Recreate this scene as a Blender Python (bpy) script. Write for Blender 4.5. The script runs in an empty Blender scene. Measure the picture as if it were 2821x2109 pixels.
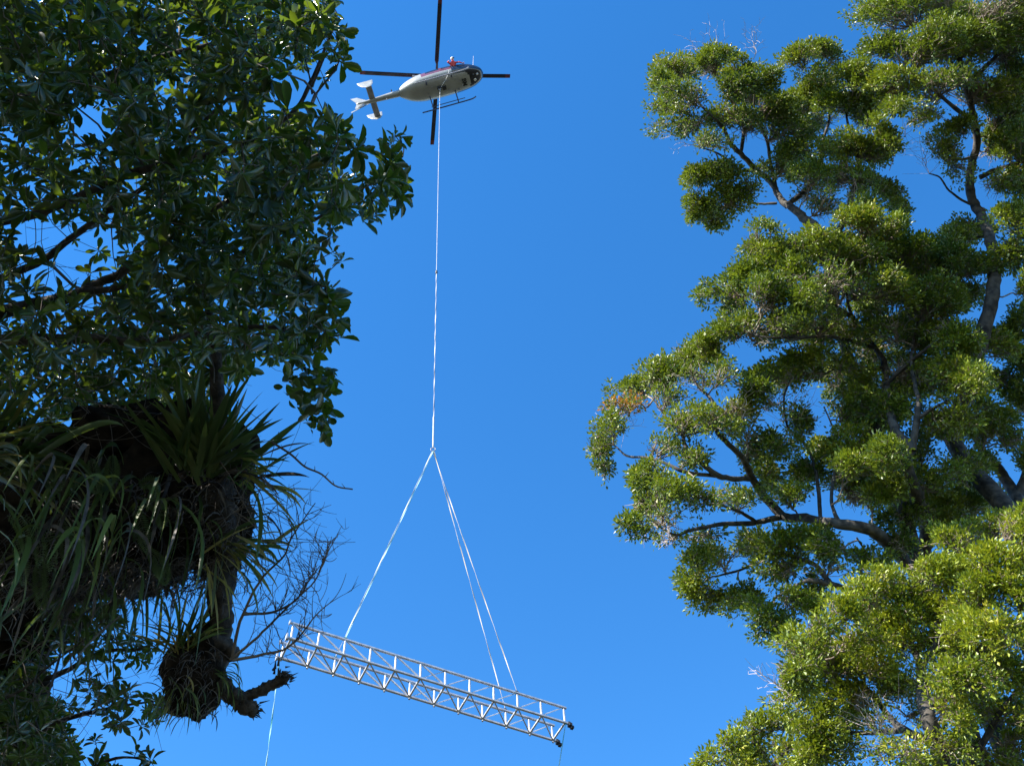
import bpy, math, random
import numpy as np
from mathutils import Vector, Matrix

# ------------------------------------------------------------------ camera, sky, sun, exposure
SC = bpy.context.scene
COL = SC.collection
RND = np.random.default_rng(7)
random.seed(7)

PITCH = math.radians(52.0)
FPX = 3024.0                       # focal length in pixels of the 2821 px wide photograph
CAM = np.array([0.0, 0.0, 1.7])
FW = np.array([0.0, math.cos(PITCH), math.sin(PITCH)])
UP = np.array([0.0, -math.sin(PITCH), math.cos(PITCH)])
RT = np.array([1.0, 0.0, 0.0])

cam_data = bpy.data.cameras.new("camera")
cam = bpy.data.objects.new("camera", cam_data)
COL.objects.link(cam)
cam.location = CAM
cam.rotation_euler = (math.pi / 2 + PITCH, 0, 0)
cam_data.sensor_width = 36.0
cam_data.lens = 36.0 * FPX / 2821.0
cam_data.clip_start = 0.05
cam_data.clip_end = 3000
SC.camera = cam

SUN_DIR = np.array([-0.67, -0.37, 0.65]); SUN_DIR /= np.linalg.norm(SUN_DIR)
SUN_EL = math.asin(SUN_DIR[2])
SUN_AZ = math.atan2(SUN_DIR[0], SUN_DIR[1])

world = bpy.data.worlds.new("World")
SC.world = world
world.use_nodes = True
wn, wl = world.node_tree.nodes, world.node_tree.links
sky = wn.new("ShaderNodeTexSky")
sky.sky_type = 'NISHITA'
sky.sun_disc = False
sky.sun_elevation = SUN_EL
sky.sun_rotation = SUN_AZ
sky.altitude = 300
sky.air_density = 1.0
sky.dust_density = 0.0
sky.ozone_density = 4.0
hs = wn.new("ShaderNodeHueSaturation")
hs.inputs["Saturation"].default_value = 1.27
hs.inputs["Hue"].default_value = 0.501
wl.new(sky.outputs[0], hs.inputs["Color"])
bg = wn["Background"]
bg.inputs["Strength"].default_value = 0.115
wl.new(hs.outputs[0], bg.inputs["Color"])

sun_l = bpy.data.lights.new("sun", 'SUN')
sun_l.energy = 5.0
sun_l.angle = math.radians(0.5)
sun_l.color = (1.0, 0.94, 0.84)
sun = bpy.data.objects.new("sun", sun_l)
COL.objects.link(sun)
sun.rotation_euler = Vector(SUN_DIR).to_track_quat('Z', 'Y').to_euler()
sun.location = (-30, -10, 60)

vs = SC.view_settings
vs.view_transform = 'Standard'
vs.look = 'None'
vs.exposure = 1.62
vs.gamma = 1.0
SC.cycles.max_bounces = 8
SC.cycles.transparent_max_bounces = 8


# ------------------------------------------------------------------ helpers
def W(x, y, d):
    """photo pixel + distance along the viewing axis -> point in the place"""
    return CAM + d * (FW + (x - 1410.5) / FPX * RT + (1054.5 - y) / FPX * UP)


def Wp(pts, d):
    return np.array([W(p[0], p[1], p[2] if len(p) > 2 else d) for p in pts])


def unit(v):
    v = np.asarray(v, float)
    return v / np.maximum(np.linalg.norm(v, axis=-1, keepdims=True), 1e-9)


def perp(d):
    d = unit(d)
    ref = np.where(np.abs(d[..., 2:3]) < 0.9, np.array([0, 0, 1.0]), np.array([1.0, 0, 0]))
    a = unit(np.cross(d, ref))
    return a, np.cross(d, a)


def smooth_path(pts, n):
    """Catmull-Rom through pts"""
    p = np.asarray(pts, float)
    if len(p) < 3:
        t = np.linspace(0, 1, n)[:, None]
        return p[0] * (1 - t) + p[-1] * t
    q = np.vstack([2 * p[0] - p[1], p, 2 * p[-1] - p[-2]])
    out = []
    for t in np.linspace(0, len(p) - 1, n):
        i = min(int(t), len(p) - 2)
        u = t - i
        a, b, c, d = q[i], q[i + 1], q[i + 2], q[i + 3]
        out.append(0.5 * (2 * b + (c - a) * u + (2 * a - 5 * b + 4 * c - d) * u * u + (3 * b - a - 3 * c + d) * u ** 3))
    return np.array(out)


class MB:
    def __init__(self):
        self.v, self.f, self.a, self.n = [], [], [], 0

    def add(self, v, f, rnd=0.5):
        v = np.asarray(v, float).reshape(-1, 3)
        f = np.asarray(f, int)
        self.v.append(v)
        self.f.append(f + self.n)
        self.a.append(np.broadcast_to(np.asarray(rnd, float), (len(f),)))
        self.n += len(v)
        return self

    def mesh(self, name, mat=None, smooth=False):
        me = bpy.data.meshes.new(name)
        v = np.concatenate(self.v)
        me.vertices.add(len(v))
        me.vertices.foreach_set("co", v.ravel())
        tot = np.concatenate([np.full(len(f), f.shape[1]) for f in self.f])
        li = np.concatenate([f.ravel() for f in self.f])
        me.loops.add(len(li))
        me.loops.foreach_set("vertex_index", li)
        me.polygons.add(len(tot))
        me.polygons.foreach_set("loop_start", np.concatenate([[0], np.cumsum(tot)[:-1]]))
        me.polygons.foreach_set("use_smooth", np.full(len(tot), smooth))
        at = me.attributes.new("rnd", 'FLOAT', 'FACE')
        at.data.foreach_set("value", np.concatenate(self.a))
        if mat:
            me.materials.append(mat)
        me.update(calc_edges=True)
        me.validate()
        return me

    def build(self, name, mat=None, parent=None, smooth=False, kind=None, label=None):
        o = bpy.data.objects.new(name, self.mesh(name, mat, smooth))
        COL.objects.link(o)
        if parent is not None:
            o.parent = parent
            o.matrix_parent_inverse = parent.matrix_basis.inverted()
        if kind:
            o["kind"] = kind
        if label:
            o["label"] = label
        return o

    # ---- shapes
    def tube(self, pts, rad, k=8, cap=True, rnd=0.5, rough=0.0, flat=1.0):
        pts = np.asarray(pts, float)
        n = len(pts)
        rad = np.broadcast_to(np.asarray(rad, float), (n,))
        tan = unit(np.gradient(pts, axis=0))
        a, _ = perp(tan[0])
        A = []
        for i in range(n):
            a = unit(a - tan[i] * np.dot(a, tan[i]))
            A.append(a)
        A = np.array(A)
        B = np.cross(tan, A)
        th = np.arange(k) * 2 * math.pi / k
        rr = rad[:, None] * np.ones(k)
        if rough:
            rr = rr * (1 + rough * RND.normal(size=rr.shape))
        v = pts[:, None] + rr[..., None] * (np.cos(th)[None, :, None] * A[:, None] + flat * np.sin(th)[None, :, None] * B[:, None])
        idx = np.arange(n * k).reshape(n, k)
        j = np.roll(idx, -1, axis=1)
        f = np.stack([idx[:-1], j[:-1], j[1:], idx[1:]], -1).reshape(-1, 4)
        self.add(v.reshape(-1, 3), f, rnd)
        if cap:
            for e, rev in ((0, True), (n - 1, False)):
                c = pts[e]
                ring = v[e]
                vv = np.vstack([ring, c])
                i0 = np.arange(k)
                t = np.stack([i0, np.roll(i0, -1), np.full(k, k)], -1)
                if rev:
                    t = t[:, ::-1]
                self.add(vv, t, rnd)
        return self

    def box(self, c, sx, sy, sz, R=None, bevel=0.0):
        s = np.array([[x, y, z] for x in (-1, 1) for y in (-1, 1) for z in (-1, 1)], float) * np.array([sx, sy, sz]) / 2
        if R is not None:
            s = s @ np.asarray(R).T
        f = [[0, 1, 3, 2], [4, 6, 7, 5], [0, 4, 5, 1], [2, 3, 7, 6], [0, 2, 6, 4], [1, 5, 7, 3]]
        self.add(s + np.asarray(c), f)
        return self

    def bar(self, p, q, w, h, up=(0, 0, 1), ext=0.0):
        """rectangular hollow-section member with softened corners from p to q"""
        p, q = np.asarray(p, float), np.asarray(q, float)
        d = unit(q - p)
        p = p - d * ext
        q = q + d * ext
        s = unit(np.cross(d, up))
        u = np.cross(s, d)
        b = 0.16
        prof = []
        for sx, sy in ((1, 1), (-1, 1), (-1, -1), (1, -1)):
            e = [(sx * (.5), sy * (.5 - b)), (sx * (.5 - b), sy * .5)]
            if sx * sy < 0:
                e = e[::-1]
            prof += e
        prof = np.array(prof)
        k = len(prof)
        v = np.concatenate([c + prof[:, :1] * w * s + prof[:, 1:] * h * u for c in (p, q)])
        i = np.arange(k)
        j = (i + 1) % k
        self.add(v, np.stack([i, j, j + k, i + k], -1))
        self.add(v[:k], [list(range(k))[::-1]])
        self.add(v[k:], [list(range(k))])
        return self

    def ribbon(self, pts, width, thick, turns, rnd=0.5, ph=0.0):
        pts = np.asarray(pts, float)
        n = len(pts)
        tan = unit(np.gradient(pts, axis=0))
        a, b = perp(tan)
        th = np.linspace(0, turns * 2 * math.pi, n)[:, None] + ph
        s = a * np.cos(th) + b * np.sin(th)
        u = np.cross(tan, s)
        w = np.broadcast_to(np.asarray(width, float), (n,))[:, None]
        v = np.stack([pts + s * w / 2 + u * thick / 2, pts - s * w / 2 + u * thick / 2,
                      pts - s * w / 2 - u * thick / 2, pts + s * w / 2 - u * thick / 2], 1)
        idx = np.arange(n * 4).reshape(n, 4)
        j = np.roll(idx, -1, axis=1)
        self.add(v.reshape(-1, 3), np.stack([idx[:-1], j[:-1], j[1:], idx[1:]], -1).reshape(-1, 4), rnd)
        self.add(v[0], [[3, 2, 1, 0]], rnd)
        self.add(v[-1], [[0, 1, 2, 3]], rnd)
        return self

    def edges(self, P, Q, r0, r1, k=3, bow=0.1, rnd=None):
        """many thin bent twigs at once, P -> Q"""
        P, Q = np.asarray(P, float), np.asarray(Q, float)
        m = len(P)
        if m == 0:
            return self
        L = np.linalg.norm(Q - P, axis=1, keepdims=True)
        a, b = perp(Q - P + 1e-6)
        mid = (P + Q) / 2 + L * bow * (a * RND.normal(size=(m, 1)) + b * RND.normal(size=(m, 1)))
        rm = (r0 + r1) / 2
        th = np.arange(k) * 2 * math.pi / k
        ring = np.cos(th)[None, :, None] * a[:, None] + np.sin(th)[None, :, None] * b[:, None]
        v = np.concatenate([P[:, None] + ring * r0[:, None, None], mid[:, None] + ring * rm[:, None, None],
                            Q[:, None] + ring * r1[:, None, None]], 1)
        base = (np.arange(m) * 3 * k)[:, None]
        f = []
        for s in (0, 1):
            for i in range(k):
                j = (i + 1) % k
                f.append(np.concatenate([base + s * k + i, base + s * k + j, base + (s + 1) * k + j, base + (s + 1) * k + i], 1))
        f = np.stack(f, 1).reshape(-1, 4)
        rr = RND.random(m) if rnd is None else np.broadcast_to(rnd, (m,))
        self.add(v.reshape(-1, 3), f, np.repeat(rr, 2 * k))
        return self

    def leaves(self, tv, tf, P, D, N, L, Wd, rnd=None):
        """many leaves from a template: tv (V,3) in (along, across, out), tf list of faces of one size each"""
        P = np.asarray(P, float)
        m = len(P)
        if m == 0:
            return self
        D = unit(D)
        S = unit(np.cross(N, D))
        N = np.cross(D, S)
        L = np.broadcast_to(L, (m,))
        Wd = np.broadcast_to(Wd, (m,))
        v = (P[:, None] + tv[None, :, 0:1] * (L[:, None, None] * D[:, None]) + tv[None, :, 1:2] * (Wd[:, None, None] * S[:, None])
             + tv[None, :, 2:3] * (L[:, None, None] * N[:, None]))
        rr = RND.random(m) if rnd is None else rnd
        base = (np.arange(m) * len(tv))[:, None, None]
        n0 = self.n
        first = True
        for f in tf:
            f = np.asarray(f)
            ff = (f[None] + base).reshape(-1, f.shape[1])
            if first:
                self.add(v.reshape(-1, 3), ff, np.repeat(rr, len(f)))
                first = False
            else:
                self.f.append(ff + n0)
                self.a.append(np.repeat(rr, len(f)))
        return self


def empty(name, loc=(0, 0, 0)):
    o = bpy.data.objects.new(name, None)
    o.empty_display_size = 0.3
    COL.objects.link(o)
    o.location = loc
    return o


def tag(o, label, cat, group=None):
    o["label"] = label
    o["category"] = cat
    if group:
        o["group"] = group
    return o


# ------------------------------------------------------------------ materials
def mat(name, base=(.5, .5, .5), rough=.5, metal=0.0, spec=.5, coat=0.0):
    m = bpy.data.materials.new(name)
    m.use_nodes = True
    p = m.node_tree.nodes["Principled BSDF"]
    p.inputs["Base Color"].default_value = (*base, 1)
    p.inputs["Roughness"].default_value = rough
    p.inputs["Metallic"].default_value = metal
    p.inputs["Specular IOR Level"].default_value = spec
    p.inputs["Coat Weight"].default_value = coat
    return m


def noisy(m, c0, c1, scale, rough=None, bump=0.0, detail=6.0, lo=.35, hi=.65, coord="Object"):
    nt = m.node_tree
    n, l = nt.nodes, nt.links
    p = n["Principled BSDF"]
    tc = n.new("ShaderNodeTexCoord")
    tx = n.new("ShaderNodeTexNoise")
    tx.inputs["Scale"].default_value = scale
    tx.inputs["Detail"].default_value = detail
    l.new(tc.outputs[coord], tx.inputs["Vector"])
    r = n.new("ShaderNodeValToRGB")
    r.color_ramp.elements[0].position = lo
    r.color_ramp.elements[1].position = hi
    r.color_ramp.elements[0].color = (*c0, 1)
    r.color_ramp.elements[1].color = (*c1, 1)
    l.new(tx.outputs["Fac"], r.inputs[0])
    l.new(r.outputs[0], p.inputs["Base Color"])
    if rough is not None:
        mr = n.new("ShaderNodeMapRange")
        mr.inputs["To Min"].default_value = rough[0]
        mr.inputs["To Max"].default_value = rough[1]
        l.new(tx.outputs["Fac"], mr.inputs["Value"])
        l.new(mr.outputs[0], p.inputs["Roughness"])
    if bump:
        b = n.new("ShaderNodeBump")
        b.inputs["Strength"].default_value = bump
        b.inputs["Distance"].default_value = .03
        l.new(tx.outputs["Fac"], b.inputs["Height"])
        l.new(b.outputs[0], p.inputs["Normal"])
    return m


def leaf_mat(name, stops, trans, tmix, rough=.38, spec=.5):
    m = mat(name, rough=rough, spec=spec)
    nt = m.node_tree
    n, l = nt.nodes, nt.links
    p = n["Principled BSDF"]
    at = n.new("ShaderNodeAttribute")
    at.attribute_name = "rnd"
    oi = n.new("ShaderNodeObjectInfo")
    ad = n.new("ShaderNodeMath"); ad.operation = 'ADD'
    l.new(at.outputs["Fac"], ad.inputs[0])
    l.new(oi.outputs["Random"], ad.inputs[1])
    fr = n.new("ShaderNodeMath"); fr.operation = 'FRACT'
    l.new(ad.outputs[0], fr.inputs[0])
    r = n.new("ShaderNodeValToRGB")
    els = r.color_ramp.elements
    els[0].position, els[0].color = stops[0][0], (*stops[0][1], 1)
    els[1].position, els[1].color = stops[-1][0], (*stops[-1][1], 1)
    for pos, c in stops[1:-1]:
        e = els.new(pos)
        e.color = (*c, 1)
    l.new(fr.outputs[0], r.inputs[0])
    l.new(r.outputs[0], p.inputs["Base Color"])
    t = n.new("ShaderNodeBsdfTranslucent")
    mx = n.new("ShaderNodeMix"); mx.data_type = 'RGBA'; mx.blend_type = 'MIX'
    mx.inputs["Factor"].default_value = .6
    l.new(r.outputs[0], mx.inputs["A"])
    mx.inputs["B"].default_value = (*trans, 1)
    l.new(mx.outputs["Result"], t.inputs["Color"])
    ms = n.new("ShaderNodeMixShader")
    ms.inputs[0].default_value = tmix
    l.new(p.outputs[0], ms.inputs[1])
    l.new(t.outputs[0], ms.inputs[2])
    l.new(ms.outputs[0], n["Material Output"].inputs["Surface"])
    return m


M = {}
M['ground'] = noisy(mat('forest_floor', rough=.95), (.010, .010, .007), (.030, .034, .016), .6, bump=.6)
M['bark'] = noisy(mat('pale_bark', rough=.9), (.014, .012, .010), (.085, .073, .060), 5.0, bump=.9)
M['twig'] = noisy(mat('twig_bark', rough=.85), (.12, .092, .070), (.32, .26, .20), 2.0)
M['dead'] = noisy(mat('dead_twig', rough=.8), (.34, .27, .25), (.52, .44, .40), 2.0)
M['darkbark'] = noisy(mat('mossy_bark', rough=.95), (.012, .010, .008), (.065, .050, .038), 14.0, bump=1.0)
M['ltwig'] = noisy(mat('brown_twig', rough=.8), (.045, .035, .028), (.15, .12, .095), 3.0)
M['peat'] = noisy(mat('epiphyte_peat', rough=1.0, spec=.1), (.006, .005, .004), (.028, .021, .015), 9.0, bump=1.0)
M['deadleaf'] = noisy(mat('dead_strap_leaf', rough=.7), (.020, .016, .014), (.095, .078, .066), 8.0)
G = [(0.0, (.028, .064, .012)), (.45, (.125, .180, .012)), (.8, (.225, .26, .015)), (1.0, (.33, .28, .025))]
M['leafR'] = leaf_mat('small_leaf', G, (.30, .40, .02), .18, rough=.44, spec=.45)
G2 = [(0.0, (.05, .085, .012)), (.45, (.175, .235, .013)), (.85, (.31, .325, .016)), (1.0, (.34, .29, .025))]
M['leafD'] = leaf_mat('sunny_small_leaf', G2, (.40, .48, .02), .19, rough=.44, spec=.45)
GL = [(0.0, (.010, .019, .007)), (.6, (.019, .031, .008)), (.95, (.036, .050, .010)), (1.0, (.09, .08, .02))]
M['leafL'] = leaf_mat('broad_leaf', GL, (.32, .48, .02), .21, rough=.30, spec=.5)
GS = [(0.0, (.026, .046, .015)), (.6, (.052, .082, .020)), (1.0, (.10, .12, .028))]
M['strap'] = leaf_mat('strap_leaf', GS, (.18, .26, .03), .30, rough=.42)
M['strapy'] = leaf_mat('yellow_strap_leaf', [(0, (.12, .12, .025)), (.5, (.18, .16, .04)), (1, (.24, .19, .06))], (.40, .36, .06), .35, rough=.45)
M['fern'] = leaf_mat('fern_leaf', [(0, (.03, .055, .02)), (1, (.06, .095, .03))], (.16, .26, .04), .30, rough=.5)
M['orange'] = leaf_mat('orange_leaf', [(0, (.34, .13, .03)), (1, (.40, .22, .04))], (.6, .25, .03), .3)
M['alu'] = noisy(mat('galvanised_steel', rough=.45, metal=.25), (.40, .40, .42), (.60, .60, .62), 6.0, rough=(.34, .5))
M['black'] = noisy(mat('black_rubber', rough=.6), (.010, .010, .012), (.03, .03, .032), 8.0)
M['rope'] = noisy(mat('white_rope', rough=.7), (.36, .37, .39), (.52, .52, .52), 2.5)
M['rope_g'] = noisy(mat('grey_rope', rough=.7), (.20, .21, .24), (.5, .5, .52), 1.2)
M['teal'] = noisy(mat('teal_webbing', rough=.6), (.07, .30, .29), (.38, .52, .50), 1.0)
M['beige'] = noisy(mat('beige_webbing', rough=.65), (.30, .26, .20), (.58, .53, .44), 1.2)
M['green_shackle'] = noisy(mat('green_shackle', rough=.5), (.01, .12, .09), (.03, .22, .16), 6.0)
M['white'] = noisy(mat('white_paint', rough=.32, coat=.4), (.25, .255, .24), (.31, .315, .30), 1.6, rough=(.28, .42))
M['maroon'] = noisy(mat('maroon_paint', rough=.35, coat=.4), (.085, .018, .035), (.13, .028, .05), 2.0)
M['navy'] = noisy(mat('dark_nose_paint', rough=.28, coat=.3), (.006, .006, .012), (.014, .014, .022), 2.0)
M['glass'] = noisy(mat('tinted_glass', rough=.12, spec=.25), (.012, .014, .02), (.02, .022, .03), 1.0)
M['blade'] = noisy(mat('rotor_blade_paint', rough=.4), (.010, .010, .022), (.022, .018, .035), 2.0)
M['blade_tip'] = noisy(mat('rotor_tip_paint', rough=.4), (.10, .02, .03), (.15, .03, .04), 2.0)
M['gear'] = noisy(mat('blue_grey_gear', rough=.45), (.015, .025, .07), (.03, .04, .10), 3.0)
M['greypaint'] = noisy(mat('grey_paint', rough=.4), (.22, .22, .25), (.32, .32, .35), 3.0)
M['letter'] = noisy(mat('black_lettering', rough=.5), (.010, .012, .010), (.016, .018, .016), 4.0)
M['red'] = noisy(mat('red_flight_suit', rough=.75), (.50, .035, .04), (.65, .07, .06), 6.0)
M['helmet'] = noisy(mat('white_helmet', rough=.3), (.72, .72, .74), (.82, .82, .84), 4.0)
M['skin'] = noisy(mat('skin', rough=.5), (.38, .23, .17), (.46, .29, .22), 9.0)

# ------------------------------------------------------------------ ground
gb = MB()
n = 81
gx = np.sign(np.linspace(-1, 1, n)) * np.abs(np.linspace(-1, 1, n)) ** 2 * 900
X, Y = np.meshgrid(gx, gx)
Z = .25 * np.sin(X * .21 + 1.3) * np.cos(Y * .17) + .12 * np.sin(X * .7) * np.sin(Y * .61 + .4)
Z -= Z[n // 2, n // 2]
idx = np.arange(n * n).reshape(n, n)
gb.add(np.stack([X, Y, Z], -1).reshape(-1, 3), np.stack([idx[:-1, :-1], idx[:-1, 1:], idx[1:, 1:], idx[1:, :-1]], -1).reshape(-1, 4))
g = gb.build('ground', M['ground'], smooth=True, kind='structure')


# ------------------------------------------------------------------ tree machinery
def grow(roots, nodes, alpha=.55, rcost=None):
    """greedy branching: each node joins the structure where wood + path length is cheapest"""
    nr, nn = len(roots), len(nodes)
    P = np.vstack([roots, nodes])
    path = np.zeros(nr + nn)
    if rcost is not None:
        path[:nr] = rcost
    parent = np.full(nr + nn, -1)
    best = np.full(nn, 1e9)
    bp = np.zeros(nn, int)
    for s in range(0, nr, 400):
        dd = np.linalg.norm(nodes[:, None] - roots[None, s:s + 400], axis=2) + alpha * path[None, s:s + 400][:, :len(roots[s:s + 400])]
        k = dd.argmin(1)
        v = dd[np.arange(nn), k]
        up = v < best
        best[up] = v[up]
        bp[up] = k[up] + s
    order = []
    live = np.ones(nn, bool)
    for _ in range(nn):
        i = int(np.where(live, best, 1e9).argmin())
        live[i] = False
        gi = nr + i
        parent[gi] = bp[i]
        path[gi] = path[bp[i]] + np.linalg.norm(P[gi] - P[bp[i]])
        order.append(gi)
        dd = np.linalg.norm(nodes - P[gi], axis=1) + alpha * path[gi]
        up = live & (dd < best)
        best[up] = dd[up]
        bp[up] = gi
    return P, parent, order


def pipe_radii(P, parent, order, r0, ex=2.3, nr=1):
    area = np.zeros(len(P))
    for i in reversed(order):
        if area[i] == 0:
            area[i] = r0 ** ex
        area[parent[i]] += area[i]
    return np.maximum(area, r0 ** ex) ** (1 / ex)


TPL_S = np.array([[0, 0, 0], [.5, -.5, .10], [1, 0, 0], [.5, .5, .10]], float)
TPF_S = [np.array([[0, 2, 1], [0, 3, 2]])]


def tpl_leaf(curl, fold, wid):
    ts = [0.0, .16, .42, .68, .88]
    ws = [.03, .10, .36, .5, .36] if wid == 'ob' else ([.03, .12, .42, .46, .26] if wid == 'el' else [.03, .32, .55, .5, .34])
    v = []
    for t, w in zip(ts, ws):
        z = -curl * t * t
        v += [[t, -w, z + fold * w], [t, 0, z], [t, w, z + fold * w]]
    v.append([1.0, 0, -curl])
    q = []
    for i in range(4):
        a = 3 * i
        q += [[a, a + 1, a + 4, a + 3], [a + 1, a + 2, a + 5, a + 4]]
    t = [[12, 13, 15], [13, 14, 15]]
    return np.array(v, float), [np.array(q), np.array(t)]


LEAFV = [tpl_leaf(c, f, w) for c, f, w in ((.05, .3, 'ob'), (.22, .25, 'ob'), (-.10, .35, 'el'), (.35, .3, 'ob'), (.12, .45, 'el'), (-.22, .25, 'ob'))]
LEAFR = [tpl_leaf(c, f, 'ro') for c, f in ((.05, .2), (.2, .25))]


def limb_part(tree, pts, radii, name, m, k=10, rough=.06, n=None):
    pts = np.asarray(pts, float)
    n = n or max(8, len(pts) * 5)
    sp = smooth_path(pts, n)
    L = np.linspace(0, 1, n)
    rr = np.interp(L, np.linspace(0, 1, len(radii)), radii)
    # gnarls
    w = np.cumsum(RND.normal(size=(n, 3)), axis=0)
    w -= np.linspace(0, 1, n)[:, None] * w[-1]
    sp = sp + w * rr[:, None] * .12
    rr = rr * (1 + .10 * np.sin(np.linspace(0, 17, n) + RND.random() * 6) * RND.random())
    b = MB().tube(sp, rr, k=k, rough=rough)
    b.build(name, m, tree, smooth=True)
    return sp, rr


def clump_tree(name, label, group, limbs, clumps, dfun, leafm, base_xy, trunk_r, leafL=.11, dead=(), dens=1.0, seed=1, twig_r=.009, rscale=1.02):
    """limbs: list of (list of px points, r start, r end); clumps: (x,y,rx,ry[,density])"""
    global RND
    RND = np.random.default_rng(seed)
    tree = empty(name, (base_xy[0], base_xy[1], 0))
    tag(tree, label, 'tree', group)
    bpy.context.view_layer.update()
    roots = []
    first = True
    for li, (pl, ra, rb) in enumerate(limbs):
        pts = np.array([W(p[0], p[1], dfun(p[0], p[1]) + (p[2] if len(p) > 2 else 0)) for p in pl])
        if first:      # trunk down to the ground
            p0 = pts[0]
            bx = np.array([base_xy[0], base_xy[1], -.3])
            low = [bx, bx + (p0 - bx) * .35 + np.array([RND.normal() * .3, RND.normal() * .3, 0]), bx + (p0 - bx) * .7 + np.array([RND.normal() * .3, RND.normal() * .3, 0])]
            pts2 = np.vstack([low, pts])
            sp, rr = limb_part(tree, pts2, [trunk_r * 1.25, trunk_r, (trunk_r + ra) / 2] + list(np.linspace(ra, rb, len(pts))), 'trunk', M['bark'], k=14, n=len(pts2) * 7)
            sp, rr = sp[len(sp) // 3:], rr[len(sp) // 3:]
            first = False
        else:
            sp, rr = limb_part(tree, pts, [ra, rb], 'limb', M['bark'], k=8)
        roots.append(sp)
    roots = np.vstack(roots)
    tw, lf, dd, orr = MB(), MB(), MB(), MB()
    hubs = []
    info = []
    for c in clumps:
        x, y, rx, ry = c[:4]
        den = c[4] if len(c) > 4 else 1.0
        d = dfun(x, y) + RND.normal() * .55 + (2.0 if len(c) > 5 and c[5] == 'b' else 0)
        cc = W(x, y, d)
        s = d / FPX
        rx, ry = rx * rscale, ry * rscale
        rad = np.array([rx * s, .5 * (rx + ry) * s * 1.25, ry * s])
        k = np.linalg.norm(roots - cc, axis=1).argmin()
        to = roots[k] - cc
        hub = cc + unit(to) * min(np.linalg.norm(to) * .8, rad.mean() * .55) - UP * rad[2] * .25
        hubs.append(hub)
        info.append((cc, rad, den, c))
    hubs = np.array(hubs)
    # limb -> hub boughs with waypoints
    P, par, order = grow(roots, hubs, .35)
    nr = len(roots)
    rad_h = pipe_radii(P, par, order, .020)
    for gi in order:
        a, b = P[par[gi]], P[gi]
        L = np.linalg.norm(b - a)
        m1 = a + (b - a) * .35 + RND.normal(size=3) * L * .10 - np.array([0, 0, .04 * L])
        m2 = a + (b - a) * .7 + RND.normal(size=3) * L * .10
        r1 = min(rad_h[gi], .07)
        r0 = min(r1 * 1.35, .08)
        tw.tube(smooth_path([a, m1, m2, b], 9), np.linspace(r0, r1, 9), k=5, cap=False, rnd=RND.random())
    for hub, (cc, rad, den, c_) in zip(hubs, info):
        area = 4 * math.pi * (rad.prod() ** (2 / 3))
        nt = int(np.clip(area * 27 * dens * (.35 + .65 * den), 18, 420))
        v = unit(RND.normal(size=(nt * 5, 3)))
        # the leaves sit in the upper and outer shell, the inside stays twiggy
        out = unit(cc - hub)
        sc = v @ UP * .35 + v[:, 2] * .45 + v @ out * .45
        keep = sc + .16 * RND.normal(size=len(v)) > .08
        v = v[keep][:nt]
        nt = len(v)
        lob = 1 + .22 * np.sin(v @ np.array([5.1, 2.2, 3.3]) + RND.random() * 6) + .12 * np.sin(v @ np.array([-3.0, 6.2, 4.4]) + RND.random() * 6)
        sub = RND.normal(size=(4, 3)) * np.array([.42, .42, .30])
        sk_ = RND.integers(0, 4, nt)
        srad = RND.uniform(.52, .86, 4)[sk_][:, None]
        tips = cc + (sub[sk_] + srad * unit(v) * lob[:, None] * (1 - .34 * RND.random((nt, 1)) ** 1.8)) @ np.array([RT * rad[0], FW * rad[1], UP * rad[2]])
        ni = max(6, nt // 4)
        inn = cc + (unit(RND.normal(size=(ni, 3))) * (.2 + .5 * RND.random((ni, 1)))) @ np.array([RT * rad[0], FW * rad[1], UP * rad[2]])
        inn = inn * .8 + hub * .2
        P, par, order = grow(hub[None], np.vstack([inn, tips]), .75)
        rr = pipe_radii(P, par, order, twig_r)
        o = np.array(order)
        tw.edges(P[par[o]], P[o], np.minimum(rr[o] * 1.15, .03), rr[o], k=3, bow=.09)
        # bare twiglets inside the clump
        nb = int(nt * .85)
        src = P[RND.integers(0, ni + 1, nb)]
        dv = unit(RND.normal(size=(nb, 3)) + .6 * unit(src - hub + 1e-6) + np.array([0, 0, .5]))
        Lb = (.10 + .26 * RND.random(nb)) * min(1.0, rad.mean() / .6)
        tw.edges(src, src + dv * Lb[:, None], np.full(nb, twig_r * 1.2), np.full(nb, twig_r * .6), k=3, bow=.12)
        # leaf tufts
        if den > 0:
            per = 14
            T = np.repeat(tips, per, axis=0)
            dirs = np.repeat(unit(tips - hub), per, axis=0)
            q = unit(RND.normal(size=T.shape))
            pos = T + q * (.035 + .13 * RND.random((len(T), 1)))
            D = unit(q + .5 * dirs + np.array([0, 0, .15]))
            N = unit(np.array([0, 0, 1.0]) + .55 * RND.normal(size=T.shape) + .35 * dirs)
            keep = RND.random(len(T)) < den
            hue = np.repeat(np.clip(RND.normal(.42, .18, nt), 0, .85), per) + RND.normal(0, .10, len(T)) + RND.normal() * .11
            Ls = leafL * (.55 + .85 * RND.random(len(T)))
            if len(c_) > 5 and c_[5] == 'o':
                ko = keep & (RND.random(len(T)) < .42)
                orr.leaves(TPL_S, TPF_S, pos[ko], D[ko], N[ko], Ls[ko], (Ls * .5)[ko], RND.random(ko.sum()))
                keep = keep & ~ko
            lf.leaves(TPL_S, TPF_S, pos[keep], D[keep], N[keep], Ls[keep], (Ls * .52)[keep], np.clip(hue, .02, .97)[keep])
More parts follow.
